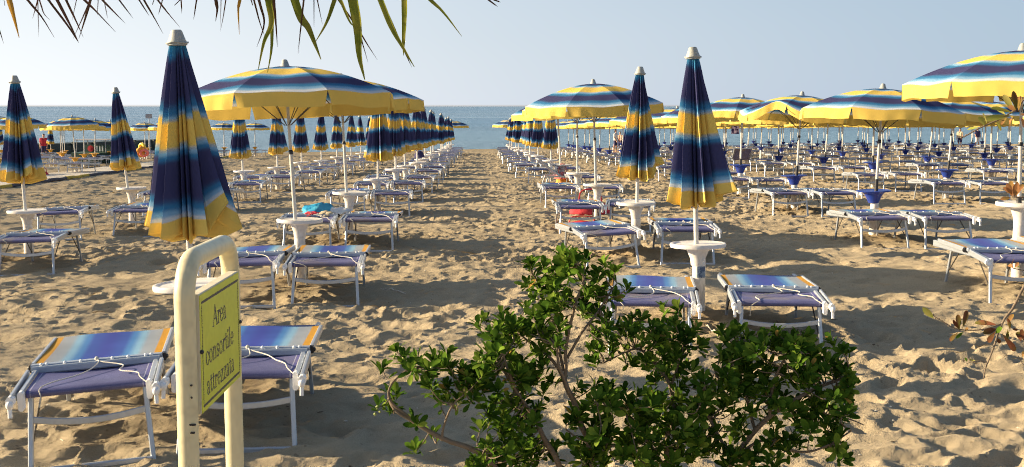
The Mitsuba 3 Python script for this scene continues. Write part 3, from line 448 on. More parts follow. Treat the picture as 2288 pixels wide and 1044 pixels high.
    m.bar([-LW, .06, .70], [LW, .06, .70], .03, .03, (0, 1, 0)).bar([-LW, .16, -.02], [LW, .16, -.02], .026, .026, (0, 1, 0))
    P['up_frame'] = m.ply('alu')
    P['up_sling'] = MB().add(*sheet(-LW + .015, LW - .015, np.linspace(.06, LL - .02, 30), lambda X, Y: np.where(Y < .60, .70 - (Y - .06) / .54 * .34, .36) - .015 * (1 - (X / LW) ** 2), 9)).ply('sling_mesh', uv=True)
    return P
LP = lounger_parts()
def lounger(x, y, yaw, label, group, roll=0.0, lod=0, dz=0.0, raised=False, shade=True):
    """x, y: the middle of the near edge; yaw turns the far end to the left; roll lifts the right side."""
    t = thing('sun_lounger', label, 'sun lounger', group)
    a = math.radians(yaw)
    fx, fy = x - math.sin(a) * 1.3, y + math.cos(a) * 1.3
    z0, z1 = ground(x, y), ground(fx, fy)
    tilt = math.degrees(math.atan2(z1 - z0, 1.3))
    w = T().translate([x, y, z0 + .012 + dz]).rotate([0, 0, 1], yaw).rotate([1, 0, 0], tilt - 1.6).rotate([0, 1, 0], -roll).scale([1, 1, 1.18])
    if raised:
        part(t, 'frame', LP['up_frame'], w); part(t, 'sling', LP['up_sling'], w)
        return t
    if lod == 2:
        part(t, 'frame', LP['far_frame'], w); part(t, 'sling', LP['far_sling'], w); part(t, 'sunshade', LP['far_shade'], w)
        return t
    for nm in 'ab':
        part(t, 'rail', LP['rail_' + nm], w); part(t, 'front_leg', LP['front_leg_' + nm], w); part(t, 'rear_leg', LP['rear_leg_' + nm], w)
    part(t, 'foot_bar', LP['front_foot_bar'], w); part(t, 'foot_bar', LP['rear_foot_bar'], w); part(t, 'cross_bar', LP['bow_bar'], w)
    part(t, 'sling', LP['sling'], w)
    ws = w @ T().translate([0, .495, .385]).rotate([1, 0, 0], rng.uniform(-.6, 1.8)).translate([0, -.495, -.385])
    sh = part(t, 'sunshade', LP['sunshade'][int(rng.integers(3))], ws)
    bar = part(t, 'sunshade_bar', LP['sunshade_bar'], w)
    for nm in 'ab':
        part(t, 'arm', LP['arm_' + nm], w); part(sh, 'side_rail', LP['wing_' + nm], ws); part(t, 'bracket', LP['bracket_' + nm], w)
    if lod == 0:
        part(t, 'cross_tube', LP['cross_tube'], w)
        for nm in 'ab': part(t, 'joint', LP['joint_' + nm], w); part(t, 'brace', LP['brace_' + nm], w); part(t, 'brace', LP['rear_brace_' + nm], w)
        for q in LP['rivet']: part(bar, 'rivet', q, w)
    part(t, 'cord', LP['cord'][int(rng.integers(9))], w)
    return t

# ---------------------------------------------------------------- where they stand
ORD = ['', 'first', 'second', 'third', 'fourth', 'fifth', 'sixth', 'seventh', 'eighth', 'ninth', 'tenth', 'eleventh', 'twelfth', 'thirteenth', 'fourteenth', 'fifteenth', 'sixteenth', 'seventeenth', 'eighteenth', 'nineteenth', 'twentieth', 'twenty-first']
NAME = {'L': 'column left of the aisle', 'M': 'second column left of the aisle', 'R': 'column right of the aisle', 'B': 'first blue-table column', 'C': 'second blue-table column',
        'E': 'third blue-table column', 'F': 'fourth blue-table column', 'G': 'fifth blue-table column', 'H': 'sixth blue-table column', 'I': 'seventh blue-table column', 'J': 'eighth blue-table column'}
GRP = {'L': 'white tables left of the aisle', 'M': 'white tables left of the aisle', 'R': 'white tables right of the aisle'}
# per umbrella: x, y, open?, options; then the column goes on towards the sea
KNOWN = {
    'L': [(-2.13, 8.2, 0, dict(tip_dx=-.08, canopy=CLOSED_BIG, spin=0)), (-2.28, 13.1, 1, dict(tip_dx=-.12, spin=13, cant=(-3.0, .5))), (-2.33, 17.5, 1, dict(tip_dx=-.09, spin=-4, cant=(-2.0, 0))),
          (-2.52, 23.0, 0, dict(canopy=CLOSED[0], spin=0)), (-2.59, 27.5, 0, {}), (-2.71, 31.3, 0, {}), (-2.72, 35.5, 0, dict(tip_dx=-.03))],
    'M': [(-6.28, 15.9, 0, dict(tip_dx=-.10, canopy=CLOSED[2], spin=-20)), (-6.44, 20.8, 0, dict(tip_dx=-.22, canopy=CLOSED[1], spin=0)), (-6.35, 25.0, 0, {}), (-6.32, 29.0, 0, dict(tip_dx=-.08)),
          (-6.42, 33.7, 0, {}), (-6.40, 37.5, 0, {}), (-6.51, 42.0, 0, {}), (-6.53, 46.0, 0, {}), (-6.67, 51.0, 0, {}), (-6.80, 55.5, 0, {}), (-6.95, 60.0, 0, {})],
    'R': [(1.65, 10.8, 0, dict(tip_dx=-.08, canopy=CLOSED[4], spin=0)), (1.56, 15.4, 0, dict(tip_dx=.03, canopy=CLOSED_FLAP, spin=0)), (1.40, 20.2, 1, dict(tip_dx=-.08, spin=3)), (1.36, 25.4, 1, dict(tip_dx=-.03)),
          (1.25, 30.6, 1, dict(tip_dx=-.15)), (1.17, 36.9, 0, {})],
    'B': [(5.22, 12.6, 1, dict(height=2.44, raise_table=.16, table='white', spin=18)), (5.19, 17.6, 1, dict(height=2.24, tip_dx=.08, raise_table=.06, spin=-8, cant=(-2.5, 1))), (5.29, 23.0, 1, dict(height=2.26, tip_dx=.10, canopy=OPEN_TORN, spin=0, raise_table=.04)),
          (5.26, 28.4, 1, dict(height=2.36, raise_table=.08))],
    'C': [(9.18, 26.0, 1, dict(height=2.25, tip_dx=.12, raise_table=.03)), (9.10, 31.0, 1, {}), (9.24, 36.5, 1, dict(tip_dx=.13)), (8.95, 41.3, 1, {})],
    'E': [(13.1, 28.6, 1, {}), (12.92, 33.2, 1, {}), (12.9, 38.3, 1, dict(tip_dx=.21))],
}
FIRST = {'F': 33.8, 'G': 47.5, 'H': 56.0, 'I': 65.0, 'J': 74.0}
X0 = {'L': -1.85, 'M': -6.0, 'R': 1.95, 'B': 5.95, 'C': 10.0, 'E': 13.95, 'F': 17.9, 'G': 21.9, 'H': 25.9, 'I': 29.8, 'J': 33.8}
STEP = {'L': 4.15, 'R': 4.4}
END = {'L': 86, 'M': 62, 'R': 86, 'B': 88, 'C': 91, 'E': 94, 'F': 97, 'G': 100, 'H': 102, 'I': 104, 'J': 106}
# loungers posed one by one: (column, place, side) -> x, y, yaw, options
POSED = {('L', 1, 'left'): (-2.20, 6.32, 12, dict(roll=3.2)), ('L', 1, 'right'): (-1.48, 6.50, 5, {}), ('L', 2, 'left'): (-2.52, 11.35, 4, dict(roll=1)), ('L', 2, 'right'): (-1.75, 11.42, 4, {}),
         ('L', 3, 'left'): (-2.66, 15.9, 3, {}), ('L', 3, 'right'): (-1.85, 15.85, 2, {}), ('R', 1, 'left'): (1.05, 9.2, -6, dict(dz=-.035)), ('R', 1, 'right'): (2.03, 9.18, -5, dict(dz=-.035)),
         ('R', 2, 'left'): (1.17, 14.2, 9, dict(roll=3)), ('R', 2, 'right'): (2.06, 14.35, -2, {}), ('M', 1, 'left'): (-6.75, 14.0, 5, {}), ('M', 1, 'right'): (-5.60, 14.1, 6, dict(roll=1)),
         ('M', 2, 'left'): (-6.72, 18.2, 10, dict(roll=2)), ('M', 2, 'right'): (-5.80, 18.8, 3, {}), ('B', 1, 'left'): (4.58, 10.9, -3, {}), ('B', 1, 'right'): (5.46, 11.1, -3, {}),
         ('B', 2, 'left'): (4.90, 16.1, 0, dict(roll=1)), ('B', 2, 'right'): (5.72, 16.05, 0, {}), ('R', 3, 'left'): (1.02, 18.2, 1, {}), ('R', 3, 'right'): (1.78, 18.5, -6, {})}
SPECIAL = {('L', 1): 'large closed striped umbrella behind the cream tubular sign frame', ('L', 2): 'open striped umbrella whose canopy fills the upper left centre', ('L', 3): 'open striped umbrella half hidden behind the large one left of the aisle',
           ('M', 1): 'closed striped umbrella at the far left edge of the beach', ('M', 2): 'closed leaning striped umbrella beside the concrete walkway', ('R', 1): 'tall closed striped umbrella over two loungers right of the leafy shrub',
           ('R', 2): 'closed striped umbrella with a corner flap folded out, right of the aisle', ('R', 3): 'open striped umbrella nearest the aisle on its right side', ('B', 1): 'open striped umbrella cut by the right edge, with a white table',
           ('B', 2): 'open striped umbrella over the nearest blue table', ('B', 3): 'open striped umbrella with a collapsed drooping panel'}
def label_umbrella(c, k, is_open):
    return SPECIAL.get((c, k)) or f"{'open' if is_open else 'closed'} blue and yellow umbrella, {ORD[k - (c == 'B')]} from the front, {NAME[c]}"
def label_lounger(c, k, side):
    if (c, k) == ('B', 1): return 'large sun lounger cut by the right edge below the white table' if side == 'left' else 'sun lounger behind the one cut by the right edge, mostly out of frame'
    return f'sun lounger {side} of the {ORD[k - (c == "B")]} umbrella in the {NAME[c]}'
count_loungers = 0
for c in 'LMRBCEFGHIJ':
    spots = list(KNOWN.get(c, []))
    y = spots[-1][1] + STEP.get(c, 4.6) if spots else FIRST[c]
    while y < END[c]:
        slope = -.0115 if c == 'M' else -.0265
        yy = y + rng.uniform(-.35, .35)
        spots.append((X0[c] + slope * yy + rng.uniform(-.13, .13), yy, None, {}))
        y += STEP.get(c, 4.6)
    for k, (x, y, is_open, opt) in enumerate(spots, 1):
        if is_open is None:
            is_open = (c == 'L' and k == len(spots)) or (c == 'R' and k >= len(spots) - 1) or c not in 'LMR'
        o = dict(tip_dx=rng.uniform(-.06, .06), height=2.40 if c in 'LMR' else 2.28 + rng.uniform(-.04, .05), raise_table=rng.uniform(0, .07), table='white' if c in 'LMR' else 'blue', lod=0 if y < 27 else 1)
        o.update(opt)
        grp = 'white table at the right edge' if (c, k) == ('B', 1) else GRP.get(c, 'blue tables on the right')
        umbrella(x, y, is_open, label_umbrella(c, k, is_open), 'umbrellas with ' + grp, **o)
        for side, sg in (('left', -1), ('right', 1)):
            lod = 0 if y < 24 else 1 if y < 42 else 2
            if y > 58 and c in 'EFGHIJ' and rng.uniform() < .10: continue
            kw = {}
            if (c, k, side) in POSED:
                lx, ly, yaw, kw = POSED[(c, k, side)]
            else:
                lx, ly, yaw = x + sg * .43 + rng.uniform(-.06, .06), y - 1.5 + rng.uniform(-.14, .14), -sg * -1.5 + rng.uniform(-5, 5)
            lab = label_lounger(c, k, side)
            if (c, k, side) == ('R', 5, 'left'):
                lx, ly, yaw, kw, lab = x - .70, y - .2, -84, dict(raised=True), 'white framed sun lounger with its back raised, right of the aisle'
            if (c, k, side) == ('C', 5, 'left'):
                kw, lab = dict(raised=True), 'navy sun lounger with its back raised beneath the hanging striped towel'
            lounger(lx, ly, yaw, lab, None if 'raised' in lab else 'sun loungers by the ' + grp, lod=lod, **{'dz': rng.uniform(-.015, .02), **kw})
            count_loungers += 1
# the next bathing place, beyond the walkway on the far left
FARLEFT = [(-17.7, 50.0, 1, -.1), (-18.6, 46.5, 1, 0), (-20.3, 58.5, 1, 0), (-22.6, 62.0, 1, 0), (-23.6, 64.5, 1, 0), (-20.6, 60.8, 1, .1), (-21.4, 66.0, 1, -.05), (-23.2, 78.0, 1, 0), (-19.6, 84.0, 1, 0), (-17.7, 85.0, 1, 0),
           (-20.0, 48.0, 1, 0), (-21.5, 76.5, 1, 0), (-25.4, 70.0, 1, 0), (-28.8, 77.0, 0, 0), (-31.5, 76.0, 0, 0), (-24.6, 83.5, 1, 0), (-22.0, 85.5, 1, 0)]
FL_ORD = sorted(range(len(FARLEFT)), key=lambda i: FARLEFT[i][1])
for rank, i in enumerate(FL_ORD, 1):
    x, y, is_open, dx = FARLEFT[i]
    umbrella(x, y, is_open, f"{'open' if is_open else 'closed'} striped umbrella beyond the walkway, {ORD[rank]} nearest with a yellow table", 'umbrellas beyond the walkway', table='yellow', tip_dx=dx, lod=1, scale=.86, height=2.38)
    for side, sg in (('left', -1), ('right', 1)):
        lounger(x + sg * .45, y - 1.5 + rng.uniform(-.2, .2), rng.uniform(-6, 6), f'sun lounger {side} of the {ORD[rank]} nearest yellow-table umbrella beyond the walkway', 'sun loungers beyond the walkway', lod=2)
        count_loungers += 1

# ---------------------------------------------------------------- walkway of slabs, left
def path_x(y): return -14.8 - .085 * (y - 35.5)
def slab_mesh(seed):
    r = np.random.default_rng(seed)
    return MB().box([0, 0, 0], [2.2, .96, .07], .2).ply('slab_concrete', 30)
SLAB = slab_mesh(0)
scene['walkway'] = MB().bar([path_x(24) - 1.15, 24, -.9], [path_x(24) - 1.15, 24.01, -.9], .1, .1).ply('slab_concrete')
del scene['walkway']
labels['walkway'] = {'label': 'pale concrete slab walkway running down to the sea', 'category': 'walkway', 'kind': 'structure'}
yy, k = 22.0, 0
YEDGE = MB().box([0, 0, 0], [.10, .97, .10], .2).ply('edge_yellow', 30)
DEDGE = MB().box([0, 0, 0], [.10, .97, .10], .2).ply('edge_dark', 30)
r_ = np.random.default_rng(8)
while yy < 92:
    x = path_x(yy) - 1.15
    sl = math.degrees(math.atan2(ground(x, yy + 1) - ground(x, yy), 1.0))
    w = T().translate([x, yy, ground(x, yy) + .035 + r_.uniform(-.008, .008)]).rotate([0, 0, 1], 4.86).rotate([1, 0, 0], sl).rotate([0, 1, 0], r_.uniform(-.6, .6))
    part('walkway', 'slab', SLAB, w)
    part('walkway', 'edging', YEDGE if (k // 3) % 3 == 1 else DEDGE, w @ T().translate([1.16, 0, .03]))
    yy += .99; k += 1

# ---------------------------------------------------------------- sign in the foreground
mat('cream_paint', paint((.65, .585, .38), .30, 22, (.30, .26, .16)), 0.38)
mat('sign_yellow', proc(lambda p, n, uv: mix((.62, .63, .075), (.55, .575, .065), fbm(p.y * 16, p.z * 16, 0, 3)) * (.95 + .08 * noise(p.y * 120, p.z * 120))), 0.5)
mat('sign_cream', paint((.62, .58, .46), .3, 30), 0.55)
mat('sign_ink', (.09, .075, .07), 0.6)
FX, FA, FB, FT = -.838, 3.115, 3.632, 1.474
pts = [[FX, FA, -.4], [FX, FA, .6], [FX, FA, FT - .10]]
for a in np.linspace(0, math.pi / 2, 9)[1:]: pts.append([FX, FA + .10 * (1 - math.cos(a)), FT - .10 + .10 * math.sin(a)])
for a in np.linspace(0, math.pi / 2, 9): pts.append([FX, FB - .10 + .10 * math.sin(a), FT - .10 + .10 * math.cos(a)])
pts += [[FX, FB, .6], [FX, FB, -.4]]
sign = thing('sign', 'cream tubular sign frame holding a yellow-green panel reading Area consortile attrezzata', 'sign')
part(sign, 'frame', MB().tube(pts, .0268, 24).ply('cream_paint', True))
PW, PH, PY, PZ = .455, .317, 3.146, 1.070
panel = part(sign, 'panel', MB().box([-.8235, PY + PW / 2, PZ + PH / 2], [.028, PW, PH], .06).ply('sign_cream'))
part(panel, 'sheet', MB().box([-.8088, PY + PW / 2 + .001, PZ + PH / 2 - .001], [.0030, PW - .004, PH - .006], .1).ply('sign_yellow'))
from shapely.geometry import LineString, Polygon, box as sbox
from shapely.ops import unary_union
from shapely import affinity
def arcpts(cx, cy, rx, ry, a0, a1, n=18): return [(cx + rx * math.cos(math.radians(a)), cy + ry * math.sin(math.radians(a))) for a in np.linspace(a0, a1, n)]
def glyph(ch):
    K, N, F = .17, .085, 'flat'
    st = lambda x, y0, y1, w=K: sbox(x - w / 2, y0, x + w / 2, y1)
    ser = lambda x, y, w=.36: sbox(x - w / 2, y - .0, x + w / 2, y + .07)
    ln = lambda p, w: LineString(p).buffer(w / 2, cap_style=2)
    bowl = lambda cx, rx: Polygon(arcpts(cx, .5, rx, .53, 0, 360, 40)).difference(Polygon(arcpts(cx, .5, rx - .17, .45, 0, 360, 40)))
    if ch == 'A': g, a = [ln([(.08, 0), (.62, 1.56)], .10), ln([(.58, 1.56), (1.14, 0)], .22), sbox(.25, .5, .95, .59), ser(.10, 0, .40), ser(1.12, 0, .46)], 1.28
    elif ch == 'r': g, a = [st(.24, 0, 1), ser(.26, 0, .46), sbox(.06, .93, .24, 1), ln([(.30, .62), (.42, .85), (.56, .94), (.68, .92)], .12), Polygon(arcpts(.66, .86, .11, .11, 0, 360))], .76
    elif ch == 'e': g, a = [bowl(.46, .42).difference(sbox(.5, .24, 1.2, .50)), sbox(.12, .50, .84, .58)], .94
    elif ch == 'a': g, a = [st(.60, .06, .72, .19), ln([(.60, .10), (.68, .03), (.82, .08)], .10), ln(arcpts(.38, .70, .25, .27, 10, 165), .12), Polygon(arcpts(.18, .74, .10, .10, 0, 360)), Polygon(arcpts(.36, .26, .30, .29, 0, 360)).difference(Polygon(arcpts(.40, .26, .17, .21, 0, 360)))], .90
    elif ch == 'c': g, a = [bowl(.46, .42).difference(Polygon([(.5, .5), (1.2, .95), (1.2, .15)])), Polygon(arcpts(.76, .78, .11, .11, 0, 360))], .88
    elif ch == 'o': g, a = [bowl(.48, .44)], .98
    elif ch == 'n': g, a = [st(.24, 0, 1), ser(.24, 0, .40), sbox(.06, .93, .24, 1), st(.82, 0, .72), ser(.82, 0, .40), ln([(.30, .70), (.45, .88), (.62, .95), (.76, .88), (.82, .68)], .12)], 1.08
    elif ch == 's': g, a = [ln(arcpts(.36, .74, .24, .22, 40, 235), .12), ln([(.24, .56), (.50, .42)], .19), ln(arcpts(.38, .25, .25, .22, 55, -145), .12), st(.60, .68, .96, .06), st(.10, .04, .34, .06)], .76
    elif ch == 't': g, a = [st(.26, .14, 1.28, .19), sbox(.04, .92, .56, 1.0), ln([(.26, .16), (.34, .04), (.48, .03), (.58, .16)], .11)], .64
    elif ch == 'i': g, a = [st(.24, 0, 1), ser(.24, 0, .42), sbox(.06, .93, .24, 1), Polygon(arcpts(.23, 1.35, .13, .13, 0, 360))], .50
    elif ch == 'l': g, a = [st(.24, 0, 1.56), ser(.24, 0, .42), sbox(.06, 1.49, .24, 1.56)], .50
    elif ch == 'z': g, a = [sbox(.08, .91, .74, 1), sbox(.06, 0, .78, .09), ln([(.64, .95), (.14, .05)], .19), st(.11, .74, 1, .07), st(.75, 0, .28, .07)], .86
    return unary_union(g), a
def word(text, xh, u0, u1, v):
    """Serif lettering between u0 and u1 on the baseline v of the sheet."""
    x, gs = 0, []
    for ch in text:
        g, a = glyph(ch); gs.append(affinity.translate(g, x, 0)); x += a
    g = affinity.scale(unary_union(gs), (u1 - u0) / x, xh, origin=(0, 0)); mb = MB()
    for poly in getattr(g, 'geoms', [g]):
        m = trimesh.creation.extrude_polygon(poly.simplify(.0002), .0008, engine='earcut')
        V = np.asarray(m.vertices)
        mb.add(np.stack([-.8075 + V[:, 2], PY + u0 + V[:, 0], PZ + v + V[:, 1]], -1), m.faces)
    return mb.ply('sign_ink', False)
part(panel, 'lettering', word('Area', .037, .135, .288, .207)); part(panel, 'lettering', word('consortile', .036, .048, .372, .118)); part(panel, 'lettering', word('attrezzata', .036, .052, .372, .038))
for c_, sz in (([-.8070, PY + PW / 2, PZ + PH - .025], [.0012, .425, .0065]), ([-.8070, PY + PW / 2, PZ + .018], [.0012, .425, .0065]), ([-.8070, PY + PW - .017, PZ + PH / 2 - .004], [.0012, .0028, .262]), ([-.8070, PY + .017, PZ + PH / 2 - .004], [.0012, .0028, .262])):
    part(panel, 'border_line', MB().box(c_, sz, .1).ply('sign_ink', False))
for yy_, zz_ in ((PY + .455, 1.235), (PY + .004, 1.235)): part(panel, 'screw', MB().ball([-.806, yy_, zz_], .006, 6).ply('black_plastic'))
for zz_, w_ in ((1.160, .006), (1.128, .004), (1.057, .018), (1.036, .012)): part(sign, 'scratch', MB().box([-.8200, FA - .0225 if w_ > .01 else FA - .0235, zz_], [w_, .004, .005], .3).ply('black_plastic'))

# stickers on the two nearest tables and posts
mat('sticker_red', proc(lambda p, n, uv: mix((.55, .16, .14), (.70, .60, .56), smoothstep(.4, .65, fbm(p.x * 40, p.y * 40, 0, 3)))), .5)
mat('sticker_blue', proc(lambda p, n, uv: mix((.06, .10, .18), (.18, .24, .32), smoothstep(.45, .6, fbm(p.x * 60, p.z * 60, 0, 3)))), .5)
for t_, x, y, c_ in (('beach_umbrella', -2.13, 8.2, (.03, -.02)), (f"beach_umbrella_{[k for k in labels if labels[k]['label'] == SPECIAL[('R', 1)]][0][-3:]}", 1.65, 10.8, (-.13, .05))):
    part(t_, 'sticker', MB().lathe([(0, .0015), (.085, .001), (.085, 0)], 20).ply('sticker_red', False), T().translate([x + c_[0], y + c_[1], ground(x, y) + .64]))
u_ = [k for k in labels if labels[k]['label'] == SPECIAL[('R', 1)]][0]
m = MB(); rr_ = np.array([[.0605 * math.sin(a), -.0605 * math.cos(a), z] for z in (.36, .46) for a in np.linspace(-.35, 1.05, 12)])
i_ = np.arange(11); m.add(rr_, np.stack([i_, i_ + 1, i_ + 13, i_ + 12], -1))
part(u_, 'label_band', m.ply('sticker_blue', True), T().translate([1.65, 10.8, ground(1.65, 10.8)]))

# ---------------------------------------------------------------- leaves
def leaf(seed, w=.40, fold=.16, curl=.18, back=.0):
    """One leaf, base at the origin, tip at y = 1, face up."""
    r = np.random.default_rng(seed); t = np.array([0, .10, .28, .48, .68, .85, .95, 1.0])
    wd = w * np.array([.05, .13, .52, .84, 1.0, .82, .46, .03]) / 2
    V = []
    for a, b in zip(t, wd):
        z = curl * (a - a * a * .9) * 1.2 - back * a * a
        V += [[-b, a, z + fold * b * 1.6], [0, a, z], [b, a, z + fold * b * 1.6 + r.uniform(-.01, .01)]]
    f = []
    for k in range(len(t) - 1):
        for c in (0, 1): f.append([3 * k + c, 3 * k + c + 1, 3 * k + 4 + c, 3 * k + 3 + c])
    return np.array(V), np.array(f)
def leaf_colour(c, tip):
    def f(p, n, uv):
        return mix(c, tip, smoothstep(.35, .75, fbm(p.x * 30, p.y * 30, p.z * 30, 2))) * (.8 + .4 * noise(p.x * 17, p.y * 17, p.z * 17))
    return proc(f)
thin('leaf_dark', leaf_colour((.032, .078, .010), (.055, .115, .015)), .28, .45, 1.5)
thin('leaf_mid', leaf_colour((.070, .14, .016), (.11, .19, .024)), .28, .55, 1.5)
thin('leaf_light', leaf_colour((.15, .24, .030), (.21, .29, .045)), .32, .65, 1.5)
thin('leaf_yellow', (.45, .28, .07), .4, .5, 1.4)
thin('leaf_red', leaf_colour((.15, .06, .035), (.12, .11, .03)), .35, .5, 1.45)
thin('leaf_orange', leaf_colour((.42, .20, .09), (.30, .20, .06)), .4, .6, 1.45)
thin('leaf_olive', leaf_colour((.25, .27, .06), (.32, .28, .09)), .4, .6, 1.45)
mat('bark', paint((.20, .155, .115), .5, 30, (.08, .06, .045)), .9, spec=.2)
mat('fruit_green', (.30, .34, .10), .4)
LEAVES = [leaf(1, .36, .18, .16), leaf(2, .40, .25, .28), leaf(3, .34, .10, .05, .15), leaf(4, .38, .20, .10)]
def frame(base, tip, normal):
    d = np.asarray(tip, float) - base; L = np.linalg.norm(d); d = d / L
    n = np.asarray(normal, float); n = n - d * (n @ d); n /= np.linalg.norm(n) + 1e-9
    m = np.eye(4); m[:3, 0] = np.cross(d, n) * L; m[:3, 1] = d * L; m[:3, 2] = n * L; m[:3, 3] = base
    return m

shrub = thing('leafy_shrub', 'glossy green broad-leaved shrub in the foreground before the loungers right of the aisle', 'shrub')
rs = np.random.default_rng(2024)
nodes = []
for pts_, r0, r1 in SHRUB_LIMBS:
    c_ = curve(pts_, 30); c_ += (meshkit.noise(c_ * 14)[:, None] - .5) * np.array([.012, .012, .008])
    part(shrub, 'branch', MB().tube(c_, np.linspace(r0, r1, 30), 9).ply('bark', True)); nodes += list(c_[4:])
nodes = np.array(nodes); ntree = cKDTree(nodes)
twigs, leaves, fruit = MB(), [], MB()
def spray(tip, axis, n, size):
    """A whorl of n leaves round a shoot tip."""
    a = axis / np.linalg.norm(axis); u = np.cross(a, [.3, 1, .1]); u /= np.linalg.norm(u); v = np.cross(a, u); ph = rs.uniform(0, 6.28)
    for k in range(n):
        an = ph + k * 2.39996; po = math.radians(rs.uniform(18, 46) + 34 * (k / n)); L = size * rs.uniform(.72, 1.15) * (.78 + .35 * k / n)
        rad = math.cos(an) * u + math.sin(an) * v
        d = a * math.cos(po) + rad * math.sin(po)
        b = tip - a * rs.uniform(0, .022) * (k / n) * 2
        nm = a * math.sin(po) - rad * math.cos(po) + rs.normal(0, .18, 3)
        leaves.append((frame(b, b + d * L, nm), int(rs.integers(4)), rs.uniform()))
for mx, my, mz, rx, rz, n in SHRUB_MASSES:
    n = int(round(n * (1.3 + .45 * np.clip((.95 - mz) / .3, 0, 1))))
    for k in range(n):
        for _ in range(30):
            q = rs.uniform(-1, 1, 2)
            if q @ q < 1: break
        tip = np.array([min(mx + q[0] * rx, 1.29), my + rs.normal(0, .085), mz + q[1] * rz])
        dist, ix = ntree.query(tip); root = nodes[ix]
        if dist > .30: tip = root + (tip - root) * .75
        out = tip - root; out = out / (np.linalg.norm(out) + 1e-6)
        axis = out * .55 + np.array([rs.normal(0, .28), rs.normal(-.12, .3), .75 + rs.normal(0, .25)])
        mid = (root + tip) / 2 + np.array([0, 0, -.12 * dist]) + rs.normal(0, .012, 3)
        c_ = curve([root, mid, tip], 8)
        twigs.tube(c_, np.linspace(.0030, .0017, 8), 5)
        spray(tip, axis, int(rs.integers(8, 12)), rs.uniform(.048, .068))
        for s_ in np.linspace(.45, .9, int(rs.integers(1, 4))):
            p_ = c_[int(s_ * 7)]; d = axis * .5 + rs.normal(0, .7, 3); d /= np.linalg.norm(d)
            leaves.append((frame(p_, p_ + d * rs.uniform(.034, .052), rs.normal(0, .5, 3) + [0, 0, 1]), int(rs.integers(4)), rs.uniform()))
        if rs.uniform() < .13:
            for _ in range(int(rs.integers(3, 6))): fruit.ball(tip + rs.normal(0, .010, 3) - axis / np.linalg.norm(axis) * .012, rs.uniform(.0045, .0065), 5)
part(shrub, 'twigs', twigs.ply('bark', True), kind='stuff')
part(shrub, 'fruit', fruit.ply('fruit_green', True), kind='stuff')
leaves.sort(key=lambda q: np.linalg.norm(q[0][:3, 3] - np.array([0, 0, 1.87])) - .5 * (q[0][2, 3] > .9))
LM = ['leaf_dark', 'leaf_mid', 'leaf_light', 'leaf_yellow']
def leaf_kind(r): return 0 if r < .42 else 1 if r < .80 else 2 if r < .995 else 3
LEAFPLY = [[MB().add(*L).ply(mt, True) for mt in LM] for L in LEAVES]
rest = [MB() for _ in LM]
for k, (m4, tmpl, r_) in enumerate(leaves):
    if k < 300: part(shrub, 'leaf', LEAFPLY[tmpl][leaf_kind(r_)], mat4(m4))
    else: v, f = LEAVES[tmpl]; rest[leaf_kind(r_)].add(v @ m4[:3, :3].T + m4[:3, 3], f)
for mb, mt in zip(rest, LM):
    if mb.n: part(shrub, 'foliage', mb.ply(mt, True), kind='stuff')

# a reddish shrub reaching in from the right
red = thing('reddish_shrub', 'sparse shrub with red and orange leaves reaching in from the right edge', 'shrub')
part(red, 'stem', MB().tube(curve([[1.98, 3.75, -.35], [1.92, 3.68, .5], [1.86, 3.62, 1.2], [1.82, 3.6, 1.7], [1.80, 3.6, 2.2]], 16), np.linspace(.016, .007, 16), 9).ply('bark', True))
for k, (pts_, r0, r1) in enumerate(TWIGS):
    p_ = list(pts_)
    if k in (0, 3, 5, 6): p_ = [(1.83, 3.61, min(2.1, p_[0][2] - .05))] + p_
    c_ = curve(p_, 26); mb = MB().tube(c_, np.linspace(r0, r1, 26), 7)
    if k in (1, 3):
        for q in c_[12:] if k == 1 else c_[8:]: mb.ball(q + rs.normal(0, .0012, 3), rs.uniform(.0022, .0032), 4)
    part(red, 'branch', mb.ply('bark', True))
RM = ['leaf_red', 'leaf_mid', 'leaf_orange', 'leaf_olive']
for b, t_, w, c_ in TWIG_LEAVES:
    L = np.linalg.norm(np.array(t_) - b); v, f = leaf(len(leaves) + int(1e4 * b[0]), min(.56, 1.08 * w / L), .22, .10)
    d_ = np.array(t_, float) - b
    nm = np.array([-.5 + rs.normal(0, .25), -.8, .45 + rs.normal(0, .25)])
    part(red, 'leaf', MB().add(v, f).ply(RM[c_], True), mat4(frame(np.array(b), np.array(t_), nm)))

# ---------------------------------------------------------------- palm overhead
thin('palm_dark', leaf_colour((.075, .045, .030), (.11, .06, .045)), .5, .35, 1.4)
thin('palm_green', leaf_colour((.16, .19, .03), (.26, .25, .05)), .4, .7, 1.4)
thin('palm_orange', leaf_colour((.45, .24, .04), (.38, .22, .05)), .45, .7, 1.4)
palm = thing('palm_tree', 'palm whose dry drooping frond tips hang across the top left', 'palm tree')
CROWN = np.array([-1.05, 1.35, 3.55])
part(palm, 'trunk', MB().tube(curve([[-1.75, .75, -.4], [-1.65, .85, 1.0], [-1.45, 1.0, 2.3], [-1.1, 1.3, 3.5]], 30), .13 + .012 * np.sin(np.arange(30) * 2.2), 16).ply('bark', True))
FR = [(-1.3, -.42), (-.62, -.36), (-.36, -.03)]
def top_of(pts_): p_ = np.array(pts_); d = p_[0] - p_[1]; d /= np.linalg.norm(d); return p_[0] + d * .15
groups = [[], [], []]
for b in PALM_BLADES:
    x = b[0][0][0]; groups[0 if x < -.66 else 1 if x < -.34 else 2].append(b)
